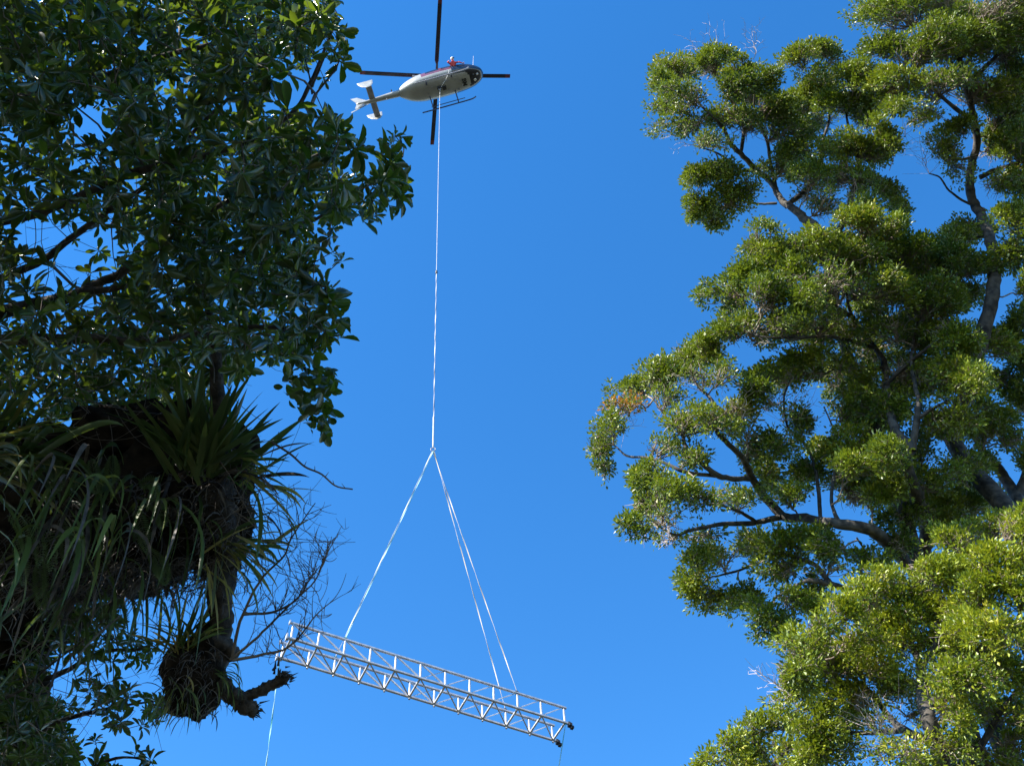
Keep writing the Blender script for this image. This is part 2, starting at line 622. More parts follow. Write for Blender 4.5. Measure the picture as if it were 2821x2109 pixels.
    for (x, y, x2, y2, spread, nn, *mm) in dead:      # bleached leafless sprays
        d = dfun(x, y)
        a, b = W(x, y, d), W(x2, y2, d)
        ax = b - a
        L = np.linalg.norm(ax)
        sd = spread * d / FPX
        pts = a + ax * (.35 + .75 * RND.random((nn, 1))) + (RT * RND.normal(size=(nn, 1)) + FW * RND.normal(size=(nn, 1)) + UP * RND.normal(size=(nn, 1)) * .7) * sd * .5
        P, par, order = grow(np.array([a]), np.vstack([a + ax * t for t in (.2, .4)] + [pts]), .5)
        rr = pipe_radii(P, par, order, .0040)
        o = np.array(order)
        dd.edges(P[par[o]], P[o], np.minimum(rr[o] * 1.1, .012), np.minimum(rr[o] * .9, .012), k=3, bow=.05)
    # the object's own random shift of hue is cancelled by storing colours around it
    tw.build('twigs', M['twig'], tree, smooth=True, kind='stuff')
    if lf.n:
        lf.build('foliage', leafm, tree, kind='stuff')
    if orr.n:
        orr.build('orange_leaves', M['orange'], tree, kind='stuff', label='small tuft of orange leaves')
    if dd.n:
        dd.build('dead_sprays', M['dead'], tree, kind='stuff', label='bleached leafless twig sprays')
    return tree


for mm in ('leafR', 'leafD'):       # one hue scale for every crown: no per-object shift on the joined crowns
    nt = M[mm].node_tree
    at = [x for x in nt.nodes if x.type == 'ATTRIBUTE'][0]
    rp = [x for x in nt.nodes if x.type == 'VALTORGB'][0]
    nt.links.new(at.outputs["Fac"], rp.inputs[0])


def depth_r(off):
    return lambda x, y: 27.0 + (2109 - y) / 2109 * 9.0 + off + 1.2 * math.sin(x * .011 + y * .007)


GR = 'trees lining the right side of the clearing'
# --- tall right-hand tree
clump_tree('tall_tree', 'tallest tree at the upper right corner, thick dark curving trunk against a blue gap', GR,
    limbs=[([(2640, 1250), (2665, 1100), (2690, 1010), (2740, 850), (2755, 720), (2735, 640), (2715, 580), (2690, 530), (2692, 450), (2700, 380), (2680, 300), (2655, 200), (2640, 110), (2650, 20)], .25, .06),
           ([(2715, 580), (2660, 557), (2615, 525), (2590, 490), (2560, 478)], .05, .02),
           ([(2700, 490), (2760, 462), (2840, 440)], .09, .05),
           ([(2690, 340), (2620, 290), (2560, 240), (2500, 190)], .08, .03),
           ([(2665, 230), (2740, 160), (2800, 90)], .09, .04),
           ([(2690, 430), (2640, 440), (2590, 430)], .06, .025),
           ([(2750, 690), (2800, 660), (2850, 640)], .08, .04),
           ([(2735, 640), (2690, 655), (2650, 660)], .06, .025)],
    clumps=[(2465, 60, 90, 80), (2590, 20, 120, 70), (2740, 30, 120, 80), (2820, 60, 70, 90), (2440, 130, 45, 50), (2520, 160, 105, 80), (2640, 150, 110, 80), (2760, 150, 95, 80), (2470, 240, 60, 60), (2465, 300, 40, 30),
            (2570, 255, 90, 60, .55), (2560, 320, 70, 30, .5), (2690, 260, 95, 65, .8), (2800, 260, 60, 90), (2770, 340, 70, 60), (2650, 360, 45, 35), (2612, 415, 50, 50, .5), (2640, 455, 45, 50, .4), (2745, 410, 60, 50), (2800, 430, 50, 70), (2760, 510, 75, 60),
            (2800, 600, 45, 70), (2668, 640, 55, 45), (2640, 715, 45, 40), (2790, 700, 45, 60), (2820, 800, 30, 40)],
    dfun=depth_r(1.5), leafm=M['leafR'], base_xy=(15.5, 17.5), trunk_r=.34, rscale=1.02, dens=1.25, seed=11, dead=[(2560, 478, 2515, 380, 70, 60), (2640, 430, 2560, 400, 60, 60)])
# --- tree with two dead tops
clump_tree('forked_tree', 'upper tree with two bleached dead twigs on top and dark forked limbs', GR,
    limbs=[([(2300, 900), (2290, 780), (2265, 690), (2240, 640), (2200, 605), (2160, 570), (2138, 530), (2110, 492), (2080, 470), (2040, 430), (2010, 395), (1990, 350), (1960, 318), (1920, 280), (1890, 255)], .17, .025),
           ([(2078, 472), (2035, 470), (2005, 440), (1970, 420), (1915, 402)], .06, .02),
           ([(2262, 680), (2320, 620), (2345, 540), (2362, 480), (2358, 420), (2335, 340), (2330, 270)], .12, .03),
           ([(2160, 570), (2230, 510), (2262, 450), (2266, 390), (2285, 320), (2270, 220), (2280, 150)], .09, .02),
           ([(2040, 430), (2050, 360), (2030, 300), (1990, 250), (1975, 200)], .07, .02),
           ([(2140, 530), (2120, 440), (2110, 380), (2080, 300), (2080, 240)], .07, .02),
           ([(2140, 560), (2080, 560), (2010, 545)], .05, .02)],
    clumps=[(1865, 190, 70, 45), (1950, 180, 55, 40), (1830, 240, 40, 45), (1850, 300, 45, 40, .6), (1905, 270, 60, 45, .7), (1900, 350, 60, 40, .6), (1950, 390, 50, 35, .5), (2040, 195, 40, 35), (2080, 225, 40, 35), (2020, 240, 45, 40), (2060, 270, 50, 35),
            (2200, 165, 45, 40, .8), (2265, 145, 55, 32), (2300, 175, 30, 30, .5), (2355, 215, 50, 40), (2240, 245, 65, 35), (2130, 300, 75, 35), (2200, 290, 60, 45), (2320, 280, 70, 45), (2395, 320, 60, 55), (2450, 385, 45, 45), (2400, 420, 60, 45),
            (2250, 340, 65, 50, .7), (2150, 365, 65, 50, .7), (2060, 350, 60, 45, .8), (2000, 330, 50, 40, .7), (1985, 470, 50, 40), (1935, 500, 40, 45), (1920, 570, 38, 48), (1965, 600, 45, 35), (2010, 560, 50, 40), (2060, 530, 45, 35, .6),
            (2200, 420, 55, 45), (2320, 420, 60, 50), (2240, 490, 55, 40), (2160, 470, 45, 40), (2310, 500, 60, 45, .7), (2380, 500, 50, 45, .8), (2450, 530, 45, 35), (2480, 570, 35, 35), (2270, 570, 60, 45, .35), (2370, 580, 50, 40, .7), (2230, 540, 45, 35, .3)],
    dfun=depth_r(2.5), leafm=M['leafR'], base_xy=(11.2, 25.5), trunk_r=.26, rscale=1.06, dens=1.3, seed=12, leafL=.105,
    dead=[(1975, 180, 1960, 75, 50, 70), (1930, 160, 1900, 110, 40, 40), (2075, 165, 2070, 70, 45, 80), (1915, 402, 1850, 385, 40, 30), (2450, 470, 2500, 330, 50, 60), (2330, 640, 2340, 520, 90, 90), (2380, 600, 2480, 640, 20, 14)])
# --- big spreading middle tree
clump_tree('spreading_tree', 'broad middle tree reaching left with a long dark horizontal limb and orange tuft', GR,
    limbs=[([(2560, 1640), (2548, 1545), (2543, 1450), (2520, 1370), (2500, 1290), (2508, 1240), (2470, 1190), (2447, 1130), (2440, 1060), (2438, 1000), (2415, 960), (2370, 910), (2340, 850), (2330, 780)], .22, .035),
           ([(2570, 1660), (2510, 1560), (2460, 1500), (2400, 1455), (2300, 1440), (2210, 1430), (2150, 1420), (2100, 1370), (2060, 1310), (2040, 1260), (1990, 1210), (1970, 1170), (1965, 1110), (1930, 1070), (1900, 1040)], .20, .025),
           ([(2062, 1318), (1990, 1312), (1940, 1280), (1890, 1230), (1875, 1190), (1830, 1140), (1800, 1100)], .09, .02),
           ([(1990, 1312), (1900, 1302), (1850, 1282), (1790, 1260), (1730, 1255), (1690, 1225), (1660, 1230)], .06, .015),
           ([(2150, 1425), (2080, 1440), (1980, 1445), (1900, 1460), (1860, 1472), (1800, 1440)], .09, .02),
           ([(2085, 1440), (2040, 1410), (1990, 1390), (1950, 1370)], .06, .02),
           ([(2310, 1435), (2290, 1380), (2300, 1290), (2300, 1200), (2270, 1120)], .06, .02),
           ([(2262, 1432), (2255, 1350), (2240, 1270), (2210, 1215), (2170, 1175), (2160, 1100), (2180, 1040)], .06, .02),
           ([(2510, 1240), (2522, 1170), (2530, 1110), (2520, 1060), (2510, 980), (2530, 880)], .11, .03),
           ([(2525, 1150), (2580, 1120), (2640, 1090)], .06, .02),
           ([(2438, 1010), (2380, 1020), (2320, 1010), (2270, 1030)], .06, .02),
           ([(2520, 1660), (2440, 1630), (2380, 1622), (2330, 1622), (2285, 1608), (2230, 1600), (2180, 1620), (2130, 1650)], .13, .03),
           ([(2290, 1612), (2250, 1560), (2190, 1535), (2120, 1520), (2060, 1560), (2000, 1580), (1950, 1590)], .07, .02),
           ([(2395, 1620), (2370, 1570), (2385, 1525), (2360, 1480)], .05, .02),
           ([(2340, 870), (2280, 830), (2220, 800), (2150, 780), (2080, 760)], .07, .02),
           ([(2415, 960), (2300, 930), (2200, 930), (2110, 930), (2050, 910)], .06, .02),
           ([(2440, 1060), (2500, 1000), (2580, 940), (2640, 880)], .07, .03),
           ([(2545, 1480), (2600, 1420), (2660, 1380)], .07, .03)],
    clumps=[(1648, 1235, 38, 55, .7), (1665, 1295, 32, 32, .6), (1690, 1180, 38, 32, .9), (1722, 1128, 42, 28, .8, 'o'), (1765, 1080, 52, 40), (1830, 1030, 62, 45), (1900, 980, 70, 50), (1965, 965, 45, 40), (1840, 1100, 60, 35, .4), (1940, 1040, 55, 40, .35), (1990, 1030, 40, 45, .5),
            (1880, 1170, 70, 50, .8), (1950, 1160, 45, 45, .5), (1800, 1320, 45, 50), (1770, 1390, 42, 48), (1840, 1350, 60, 45, .8), (1765, 1450, 40, 32), (1840, 1430, 55, 45, .35), (1930, 1380, 60, 40, .7), (1900, 1270, 50, 45, .6), (1820, 1250, 40, 40, .6), (1930, 1490, 55, 28, .5), (1840, 1490, 45, 24, .3),
            (2030, 1140, 50, 45, .8), (2080, 1080, 50, 40), (2140, 1030, 50, 36), (2210, 1000, 50, 38), (2240, 1030, 35, 30), (2060, 1190, 45, 40, .4), (2110, 1110, 45, 30, .4), (2220, 1160, 45, 55, .7), (2140, 1240, 55, 45), (2210, 1300, 50, 45), (2120, 1310, 40, 40), (2170, 1370, 50, 35), (2290, 1240, 45, 50), (2060, 1250, 40, 40, .5), (2020, 1390, 40, 35, .6),
            (1925, 1545, 42, 50), (1905, 1610, 38, 42), (1970, 1640, 55, 32), (1990, 1540, 45, 40, .7), (2060, 1500, 50, 38, .6), (2130, 1510, 48, 45), (2160, 1570, 48, 45), (2210, 1490, 55, 40), (2060, 1650, 50, 42), (2110, 1700, 50, 42), (2165, 1745, 45, 36), (2180, 1670, 50, 45), (2240, 1640, 45, 40), (2300, 1510, 50, 42), (2390, 1540, 45, 35), (2290, 1570, 40, 30, .5),
            (2085, 675, 48, 50), (2060, 750, 55, 55), (2030, 830, 52, 55), (2015, 920, 45, 55), (2120, 720, 55, 55), (2110, 820, 60, 55), (2090, 920, 55, 50, .5), (2160, 880, 50, 45, .7), (2230, 690, 75, 42), (2190, 760, 55, 50), (2320, 700, 75, 48), (2410, 690, 70, 50), (2390, 620, 65, 45), (2440, 640, 45, 35), (2480, 690, 60, 55), (2540, 740, 60, 60), (2270, 790, 80, 50, .35), (2210, 850, 50, 45), (2370, 790, 75, 55, .5), (2450, 800, 60, 55, .8), (2520, 840, 60, 55), (2580, 830, 60, 65), (2620, 740, 50, 60), (2270, 890, 60, 45, .3), (2350, 920, 60, 50, .6), (2440, 910, 60, 50, .6), (2530, 940, 65, 55), (2620, 930, 60, 70),
            (2330, 1010, 50, 40, .6), (2370, 1080, 50, 42), (2340, 1150, 45, 48), (2410, 1130, 50, 45), (2490, 1030, 70, 45), (2580, 1040, 65, 60, .7), (2660, 1040, 60, 60), (2380, 1230, 65, 50), (2350, 1290, 50, 45), (2440, 1250, 50, 50), (2460, 1350, 45, 45), (2570, 1160, 50, 50, .7), (2640, 1160, 55, 50, .8), (2560, 1320, 50, 42), (2490, 1420, 48, 50), (2600, 1410, 55, 50), (2660, 1400, 55, 45), (2400, 1370, 42, 38), (2590, 1480, 45, 40), (2640, 1290, 50, 40, .5), (2480, 1500, 45, 40)] + [(x + 31 * math.sin(x * .7 + y), y + 27 * math.cos(x + y * .5), 58, 50, .9, 'b') for y in range(720, 1440, 112) for x in range(2170 + (y // 112) % 2 * 45, 2700, 105) if not (y > 1100 and x < 2280)],
    dfun=depth_r(0), leafm=M['leafR'], base_xy=(11.3, 23.0), trunk_r=.36, rscale=1.12, dens=1.15, seed=13, leafL=.108,
    dead=[(1720, 1190, 1725, 1130, 60, 90), (2150, 1160, 2190, 1080, 90, 110), (2040, 1190, 2050, 1070, 60, 60), (1850, 1440, 1800, 1490, 80, 60), (2300, 880, 2250, 800, 100, 110), (2440, 960, 2500, 900, 110, 110), (2130, 945, 2090, 940, 20, 16)])
# --- tree at the right edge
clump_tree('edge_tree', 'sunlit pale leaning trunk and small crown cut by the right edge of the picture', GR,
    limbs=[([(2960, 1620), (2880, 1500), (2815, 1400), (2765, 1310), (2720, 1255), (2690, 1210), (2680, 1160)], .27, .05),
           ([(2800, 1380), (2830, 1250), (2840, 1100), (2830, 1000)], .14, .04),
           ([(2720, 1255), (2650, 1290), (2590, 1312)], .08, .05)],
    clumps=[(2810, 890, 40, 45), (2770, 945, 48, 50), (2815, 1000, 45, 55), (2770, 1050, 45, 45), (2810, 1110, 45, 55), (2740, 1160, 45, 40), (2700, 1120, 40, 40, .7), (2790, 1210, 40, 40, .8), (2830, 1280, 30, 40), (2690, 1290, 45, 35, .4), (2740, 1380, 40, 40)],
    dfun=depth_r(2.5), leafm=M['leafR'], base_xy=(17.5, 24.0), trunk_r=.40, rscale=1.12, dens=1.1, seed=14, dead=[(2690, 1215, 2660, 1270, 60, 50)])
# --- sunny lower right tree
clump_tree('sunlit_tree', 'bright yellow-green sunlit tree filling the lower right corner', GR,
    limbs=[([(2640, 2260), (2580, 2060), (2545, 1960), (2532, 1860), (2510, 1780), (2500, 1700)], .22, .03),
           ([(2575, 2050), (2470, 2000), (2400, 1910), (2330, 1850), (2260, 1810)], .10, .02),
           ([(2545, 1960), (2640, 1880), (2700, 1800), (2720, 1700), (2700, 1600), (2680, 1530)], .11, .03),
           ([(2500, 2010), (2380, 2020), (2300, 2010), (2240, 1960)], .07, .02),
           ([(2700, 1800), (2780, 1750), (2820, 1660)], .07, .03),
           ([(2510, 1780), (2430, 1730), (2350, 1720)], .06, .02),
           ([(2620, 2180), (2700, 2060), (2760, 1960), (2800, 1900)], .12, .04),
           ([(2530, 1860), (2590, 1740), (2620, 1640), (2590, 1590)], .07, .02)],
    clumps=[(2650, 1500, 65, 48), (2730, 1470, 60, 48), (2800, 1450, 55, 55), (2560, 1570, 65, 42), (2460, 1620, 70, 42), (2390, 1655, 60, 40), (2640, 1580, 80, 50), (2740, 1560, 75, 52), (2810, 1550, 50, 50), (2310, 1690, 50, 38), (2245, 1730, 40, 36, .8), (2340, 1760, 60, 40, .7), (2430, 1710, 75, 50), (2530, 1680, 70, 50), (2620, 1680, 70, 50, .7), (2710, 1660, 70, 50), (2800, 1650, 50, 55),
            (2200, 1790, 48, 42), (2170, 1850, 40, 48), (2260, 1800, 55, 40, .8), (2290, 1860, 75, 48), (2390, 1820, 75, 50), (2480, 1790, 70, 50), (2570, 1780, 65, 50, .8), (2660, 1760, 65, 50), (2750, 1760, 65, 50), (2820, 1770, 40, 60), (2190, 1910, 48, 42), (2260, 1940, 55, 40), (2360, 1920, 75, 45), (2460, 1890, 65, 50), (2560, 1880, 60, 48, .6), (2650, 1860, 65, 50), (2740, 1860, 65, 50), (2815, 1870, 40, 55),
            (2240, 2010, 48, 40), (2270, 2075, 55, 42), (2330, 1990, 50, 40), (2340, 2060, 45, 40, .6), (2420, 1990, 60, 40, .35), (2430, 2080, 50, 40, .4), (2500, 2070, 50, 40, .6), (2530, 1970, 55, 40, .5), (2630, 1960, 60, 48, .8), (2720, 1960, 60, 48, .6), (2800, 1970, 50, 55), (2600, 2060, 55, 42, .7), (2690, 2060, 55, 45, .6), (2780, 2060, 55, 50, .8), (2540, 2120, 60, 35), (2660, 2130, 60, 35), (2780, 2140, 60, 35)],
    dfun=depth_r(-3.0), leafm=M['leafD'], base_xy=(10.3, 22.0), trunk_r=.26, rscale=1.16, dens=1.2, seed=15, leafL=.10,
    dead=[(2160, 1900, 2095, 1850, 50, 70), (2200, 1940, 2130, 1920, 40, 40), (2300, 1790, 2270, 1740, 60, 50), (2480, 2060, 2430, 1960, 110, 130), (2650, 1780, 2660, 1700, 80, 70), (2370, 1980, 2340, 1900, 60, 50)])
# --- small rounded crown at the bottom
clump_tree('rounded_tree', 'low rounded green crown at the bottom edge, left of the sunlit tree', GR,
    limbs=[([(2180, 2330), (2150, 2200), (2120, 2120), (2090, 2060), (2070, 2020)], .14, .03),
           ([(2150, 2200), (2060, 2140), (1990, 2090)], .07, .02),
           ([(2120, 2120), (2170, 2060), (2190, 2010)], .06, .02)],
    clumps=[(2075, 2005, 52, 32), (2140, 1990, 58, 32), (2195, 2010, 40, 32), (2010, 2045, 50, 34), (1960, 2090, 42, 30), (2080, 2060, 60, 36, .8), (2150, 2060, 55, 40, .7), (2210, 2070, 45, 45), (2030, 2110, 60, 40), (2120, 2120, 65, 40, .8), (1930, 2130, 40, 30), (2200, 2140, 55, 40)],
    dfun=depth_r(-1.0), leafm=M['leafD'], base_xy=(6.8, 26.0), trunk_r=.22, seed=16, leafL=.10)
#PART2
# ------------------------------------------------------------------ near left trees with broad leaves
RND = np.random.default_rng(21)


def inside(poly, x, y):
    r = np.zeros(len(x), bool)
    n = len(poly)
    for i in range(n):
        x1, y1 = poly[i]
        x2, y2 = poly[(i + 1) % n]
        c = ((y1 > y) != (y2 > y)) & (x < (x2 - x1) * (y - y1) / (y2 - y1 + 1e-9) + x1)
        r ^= c
    return r


def sample(poly, n, gaps=()):
    p = np.array(poly, float)
    out = []
    tot = 0
    while tot < n:
        x = RND.uniform(p[:, 0].min(), p[:, 0].max(), n * 3)
        y = RND.uniform(p[:, 1].min(), p[:, 1].max(), n * 3)
        k = inside(poly, x, y)
        for gx, gy, gr, gs in gaps:
            k &= RND.random(len(x)) > gs * np.exp(-((x - gx) ** 2 + (y - gy) ** 2) / (gr * gr))
        out.append(np.stack([x[k], y[k]], 1))
        tot += k.sum()
    return np.concatenate(out)[:n]


def rosettes(C, A, nl, L):
    """leaf whorls at shoot tips"""
    P, D, N, LL = [], [], [], []
    for c, a, n_, l in zip(C, A, nl, L):
        s, u = perp(a)
        ph = RND.random() * 6.28
        for k in range(n_):
            th = ph + k * 2.4
            tilt = math.radians(28 + 62 * (k / max(1, n_ - 1)) ** .8 + RND.normal() * 9)
            rad = s * math.cos(th) + u * math.sin(th)
            d = a * math.cos(tilt) + rad * math.sin(tilt)
            d = unit(d - np.array([0, 0, .22]) + RND.normal(size=3) * .10)
            P.append(c - a * l * .30 * k / n_)
            D.append(d)
            N.append(unit(a + RND.normal(size=3) * .25))
            LL.append(l * (.65 + .5 * RND.random()) * (.75 + .25 * k / n_))
    return np.array(P), np.array(D), np.array(N), np.array(LL)


def far_scale(px):
    """leaves outside the picture are enlarged so the unseen crown shades more"""
    px = np.asarray(px)
    return np.where((px[:, 0] < -110) | (px[:, 1] < -150) | (px[:, 1] > 2240), 1.7, 1.0)


def broad_tree(name, label, base, trunk_pts, trunk_r, limbs, px, dep, leaf_l, group, extra=None, seed=1, n_single=300, wide=.36, twig_mat='ltwig'):
    global RND
    RND = np.random.default_rng(seed)
    tree = empty(name, base)
    tag(tree, label, 'tree', group)
    roots = []
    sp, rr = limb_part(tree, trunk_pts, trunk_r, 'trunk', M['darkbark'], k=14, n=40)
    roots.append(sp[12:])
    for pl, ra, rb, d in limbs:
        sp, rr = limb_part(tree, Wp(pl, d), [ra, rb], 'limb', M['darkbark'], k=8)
        roots.append(sp)
    roots = np.vstack(roots)
    C = np.array([W(x, y, d) for (x, y), d in zip(px, dep)])
    P, par, order = grow(roots, C, .45)
    rr = pipe_radii(P, par, order, .0035)
    o = np.array(order)
    tw = MB().edges(P[par[o]], P[o], np.minimum(rr[o] * 1.25, .028), np.minimum(rr[o], .022), k=4, bow=.10)
    # bare side twigs
    nb = 260
    inb = o[np.array([(1410.5 + FPX * ((P[i] - CAM) @ RT) / ((P[i] - CAM) @ FW)) < 850 for i in o])]
    src = P[inb[RND.integers(0, len(inb), nb)]]
    dv = unit(RND.normal(size=(nb, 3)) + np.array([0, 0, .3]))
    tw.edges(src, src + dv * (.15 + .4 * RND.random((nb, 1))), np.full(nb, .0035), np.full(nb, .0015), k=3, bow=.2)
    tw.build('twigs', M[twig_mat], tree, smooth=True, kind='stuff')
    nr = len(roots)
    A = unit(unit(C - P[par[nr:]]) + np.array([0, 0, .8]) + .45 * RND.normal(size=C.shape))
    nl = RND.integers(6, 12, len(C))
    LP, LD, LN, LL = rosettes(C, A, nl, leaf_l * (.6 + .65 * RND.random(len(C))) * far_scale(px))
    WW = LL * wide * (.8 + .4 * RND.random(len(LL)))
    hue = np.clip(RND.beta(2, 2.4, len(LL)), 0, .985)
    # the leaves that show largest become parts of their own
    rel = LP - CAM
    dd = rel @ FW
    sx = 1410.5 + FPX * (rel @ RT) / dd
    sy = 1054.5 - FPX * (rel @ UP) / dd
    vis = (sx > 20) & (sx < 2800) & (sy > 20) & (sy < 2090)
    score = np.where(vis, LL / dd, -1)
    big = np.argsort(-score)[:n_single]
    isb = np.zeros(len(LL), bool)
    isb[big] = True
    var = RND.integers(0, len(LEAFV), len(LL))
    fol = MB()
    seen_ = (sx > -150) & (sx < 2971) & (sy > -150) & (sy < 2259)
    far = ~seen_ & ~isb
    fol.leaves(TPL_S, TPF_S, LP[far], LD[far], LN[far], LL[far], WW[far], hue[far])
    for k, (tv, tf) in enumerate(LEAFV):
        s = (var == k) & ~isb & ~far
        fol.leaves(tv, tf, LP[s], LD[s], LN[s], LL[s], WW[s], hue[s])
    if extra:
        extra(fol)
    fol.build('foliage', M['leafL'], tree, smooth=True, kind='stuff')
    single(tree, LP, LD, LN, LL, WW, var, big)
    return tree


LEAF_MESH = []
for tv, tf in LEAFV:
    b = MB()
    b.leaves(tv, tf, np.zeros((1, 3)), np.array([[1.0, 0, 0]]), np.array([[0, 0, 1.0]]), np.ones(1), np.ones(1), np.full(1, .3))
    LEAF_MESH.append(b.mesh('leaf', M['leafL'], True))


def single(tree, P, D, N, L, Wd, var, idx):
    inv = tree.matrix_basis.inverted()
    for i in idx:
        d = unit(D[i])
        s = unit(np.cross(N[i], d))
        n_ = np.cross(d, s)
        o = bpy.data.objects.new('leaf', LEAF_MESH[var[i]])
        o.parent = tree
        o.matrix_parent_inverse = inv
        m = Matrix(((d[0] * L[i], s[0] * Wd[i], n_[0] * L[i], P[i][0]), (d[1] * L[i], s[1] * Wd[i], n_[1] * L[i], P[i][1]),
                    (d[2] * L[i], s[2] * Wd[i], n_[2] * L[i], P[i][2]), (0, 0, 0, 1)))
        o.matrix_basis = m
        COL.objects.link(o)


poly1 = [(-60, -80), (915, -60), (930, 60), (955, 130), (945, 185), (910, 200), (890, 260), (900, 310), (945, 370), (1010, 420), (1070, 440), (1090, 480), (1095, 540),
         (1060, 570), (1010, 600), (960, 600), (945, 660), (935, 740), (905, 765), (925, 830), (910, 880), (925, 920), (890, 960), (850, 990), (760, 1020), (690, 1060), (640, 1130), (520, 1140), (330, 1110), (240, 1180), (-60, 1190)]
gaps1 = [(255, 350, 90, .95), (150, 700, 140, .98), (240, 760, 90, .92), (60, 620, 100, .92), (320, 640, 60, .8), (830, 250, 70, .97), (880, 190, 60, .9), (760, 300, 50, .9), (900, 280, 40, .9), (300, 720, 40, .6), (930, 470, 35, .8), (470, 860, 50, .7), (520, 1010, 50, .9),
         (1000, 480, 35, .8), (900, 700, 45, .6), (40, 830, 70, .7), (620, 560, 40, .5), (30, 420, 60, .6), (1020, 620, 40, .9), (700, 980, 40, .5)]
RND = np.random.default_rng(22)
poly1n = poly1[:-8] + [(850, 990), (760, 1000), (690, 1035), (560, 1015), (400, 970), (240, 985), (-60, 960)]
pxA = np.vstack([sample(poly1n, 1050, gaps1), sample([(x * .93 - 20, y) for x, y in poly1], 640, [(a, b, c, e) for a, b, c, e in gaps1]), sample([(-60, 980), (250, 1000), (620, 990), (600, 1150), (300, 1180), (-60, 1200)], 130)])
dA = np.concatenate([RND.uniform(7.6, 10.5, 1050), RND.uniform(10.5, 13.0, 640), RND.uniform(10, 12, 130)])
edge_px = np.array([(1088, 372), (1112, 380), (1072, 395), (1095, 500), (1105, 540), (1075, 570), (1035, 590), (1010, 600), (950, 140), (945, 170), (915, 30), (935, 90), (940, 715), (935, 920), (900, 945), (930, 880), (910, 830), (1060, 430), (1075, 470), (1060, 530), (1085, 450), (860, 60), (820, 40), (780, 30), (900, 330), (935, 380), (980, 410)], float)
pxA = np.vstack([pxA, edge_px])
dA = np.concatenate([dA, RND.uniform(8.2, 9.2, len(edge_px))])
# the crown goes on beyond the frame, up and to the left
off = sample([(-1900, -1500), (0, -1500), (150, -500), (250, -120), (-70, -90), (-70, 1250), (-1500, 1250)], 900, [])
pxA = np.vstack([pxA, off])
dA = np.concatenate([dA, RND.uniform(7.5, 12.5, len(off))])
# unseen crown mass added outside the picture to shade the leaves in view
hi = unit(RND.normal(size=(2600, 3))) * (RND.random((2600, 1)) ** .4) * np.array([5.2, 6.5, 5.2]) + np.array([-11.0, 4.2, 13.2])
rl = hi - CAM
hx, hy, hd_ = 1410.5 + FPX * (rl @ RT) / (rl @ FW), 1054.5 - FPX * (rl @ UP) / (rl @ FW), rl @ FW
ok = (hd_ > 2) & ((hx < -120) | (hy < -160))
pxA = np.vstack([pxA, np.stack([hx, hy], 1)[ok]])
dA = np.concatenate([dA, hd_[ok]])


def round_leaves(fol):
    q = sample([(800, 1015), (895, 1010), (925, 1040), (915, 1150), (898, 1200), (860, 1190), (830, 1145), (785, 1100), (770, 1040)], 150, [(830, 1060, 30, .5)])
    P = np.array([W(x, y, 8.5 + RND.normal() * .25) for x, y in q])
    D = unit(RND.normal(size=P.shape) * .8 + RT * .4)
    N = unit(RND.normal(size=P.shape) * .6 - FW * .6 + np.array([0, 0, .5]))
    for k, (tv, tf) in enumerate(LEAFR):
        s = np.arange(len(P)) % 2 == k
        L = .095 * (.7 + .6 * RND.random(s.sum()))
        fol.leaves(tv, tf, P[s], D[s], N[s], L, L * .62, np.clip(RND.normal(.85, .1, s.sum()), 0, .99))  # bright end of the leaf colours: the sunlit look is put into the colour


GLT = 'broad-leaved trees on the near left'
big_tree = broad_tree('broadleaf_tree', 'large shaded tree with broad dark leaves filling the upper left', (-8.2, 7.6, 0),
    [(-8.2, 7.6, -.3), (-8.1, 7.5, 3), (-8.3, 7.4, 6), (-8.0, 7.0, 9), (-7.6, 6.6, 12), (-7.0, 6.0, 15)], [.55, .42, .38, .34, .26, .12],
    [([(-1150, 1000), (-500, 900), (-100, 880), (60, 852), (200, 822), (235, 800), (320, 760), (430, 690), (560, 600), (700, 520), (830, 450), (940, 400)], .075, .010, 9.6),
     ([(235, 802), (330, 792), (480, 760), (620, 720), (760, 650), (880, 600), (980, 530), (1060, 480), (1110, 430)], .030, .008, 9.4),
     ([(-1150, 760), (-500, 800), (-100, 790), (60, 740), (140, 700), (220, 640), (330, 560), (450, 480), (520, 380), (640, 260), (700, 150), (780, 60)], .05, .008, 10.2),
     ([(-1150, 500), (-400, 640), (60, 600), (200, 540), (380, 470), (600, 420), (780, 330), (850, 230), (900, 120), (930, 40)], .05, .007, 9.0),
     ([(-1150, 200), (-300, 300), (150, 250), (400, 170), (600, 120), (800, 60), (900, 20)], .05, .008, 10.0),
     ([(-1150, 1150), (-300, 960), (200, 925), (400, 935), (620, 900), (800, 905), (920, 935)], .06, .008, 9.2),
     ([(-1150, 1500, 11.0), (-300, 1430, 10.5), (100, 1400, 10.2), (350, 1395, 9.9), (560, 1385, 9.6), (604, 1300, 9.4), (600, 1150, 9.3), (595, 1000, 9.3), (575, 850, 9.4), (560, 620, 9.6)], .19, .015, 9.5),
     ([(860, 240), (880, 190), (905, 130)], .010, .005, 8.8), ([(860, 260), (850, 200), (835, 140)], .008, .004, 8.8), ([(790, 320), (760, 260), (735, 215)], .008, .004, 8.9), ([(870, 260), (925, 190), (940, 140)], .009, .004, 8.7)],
    pxA, dA, .185, GLT, extra=round_leaves, seed=23)

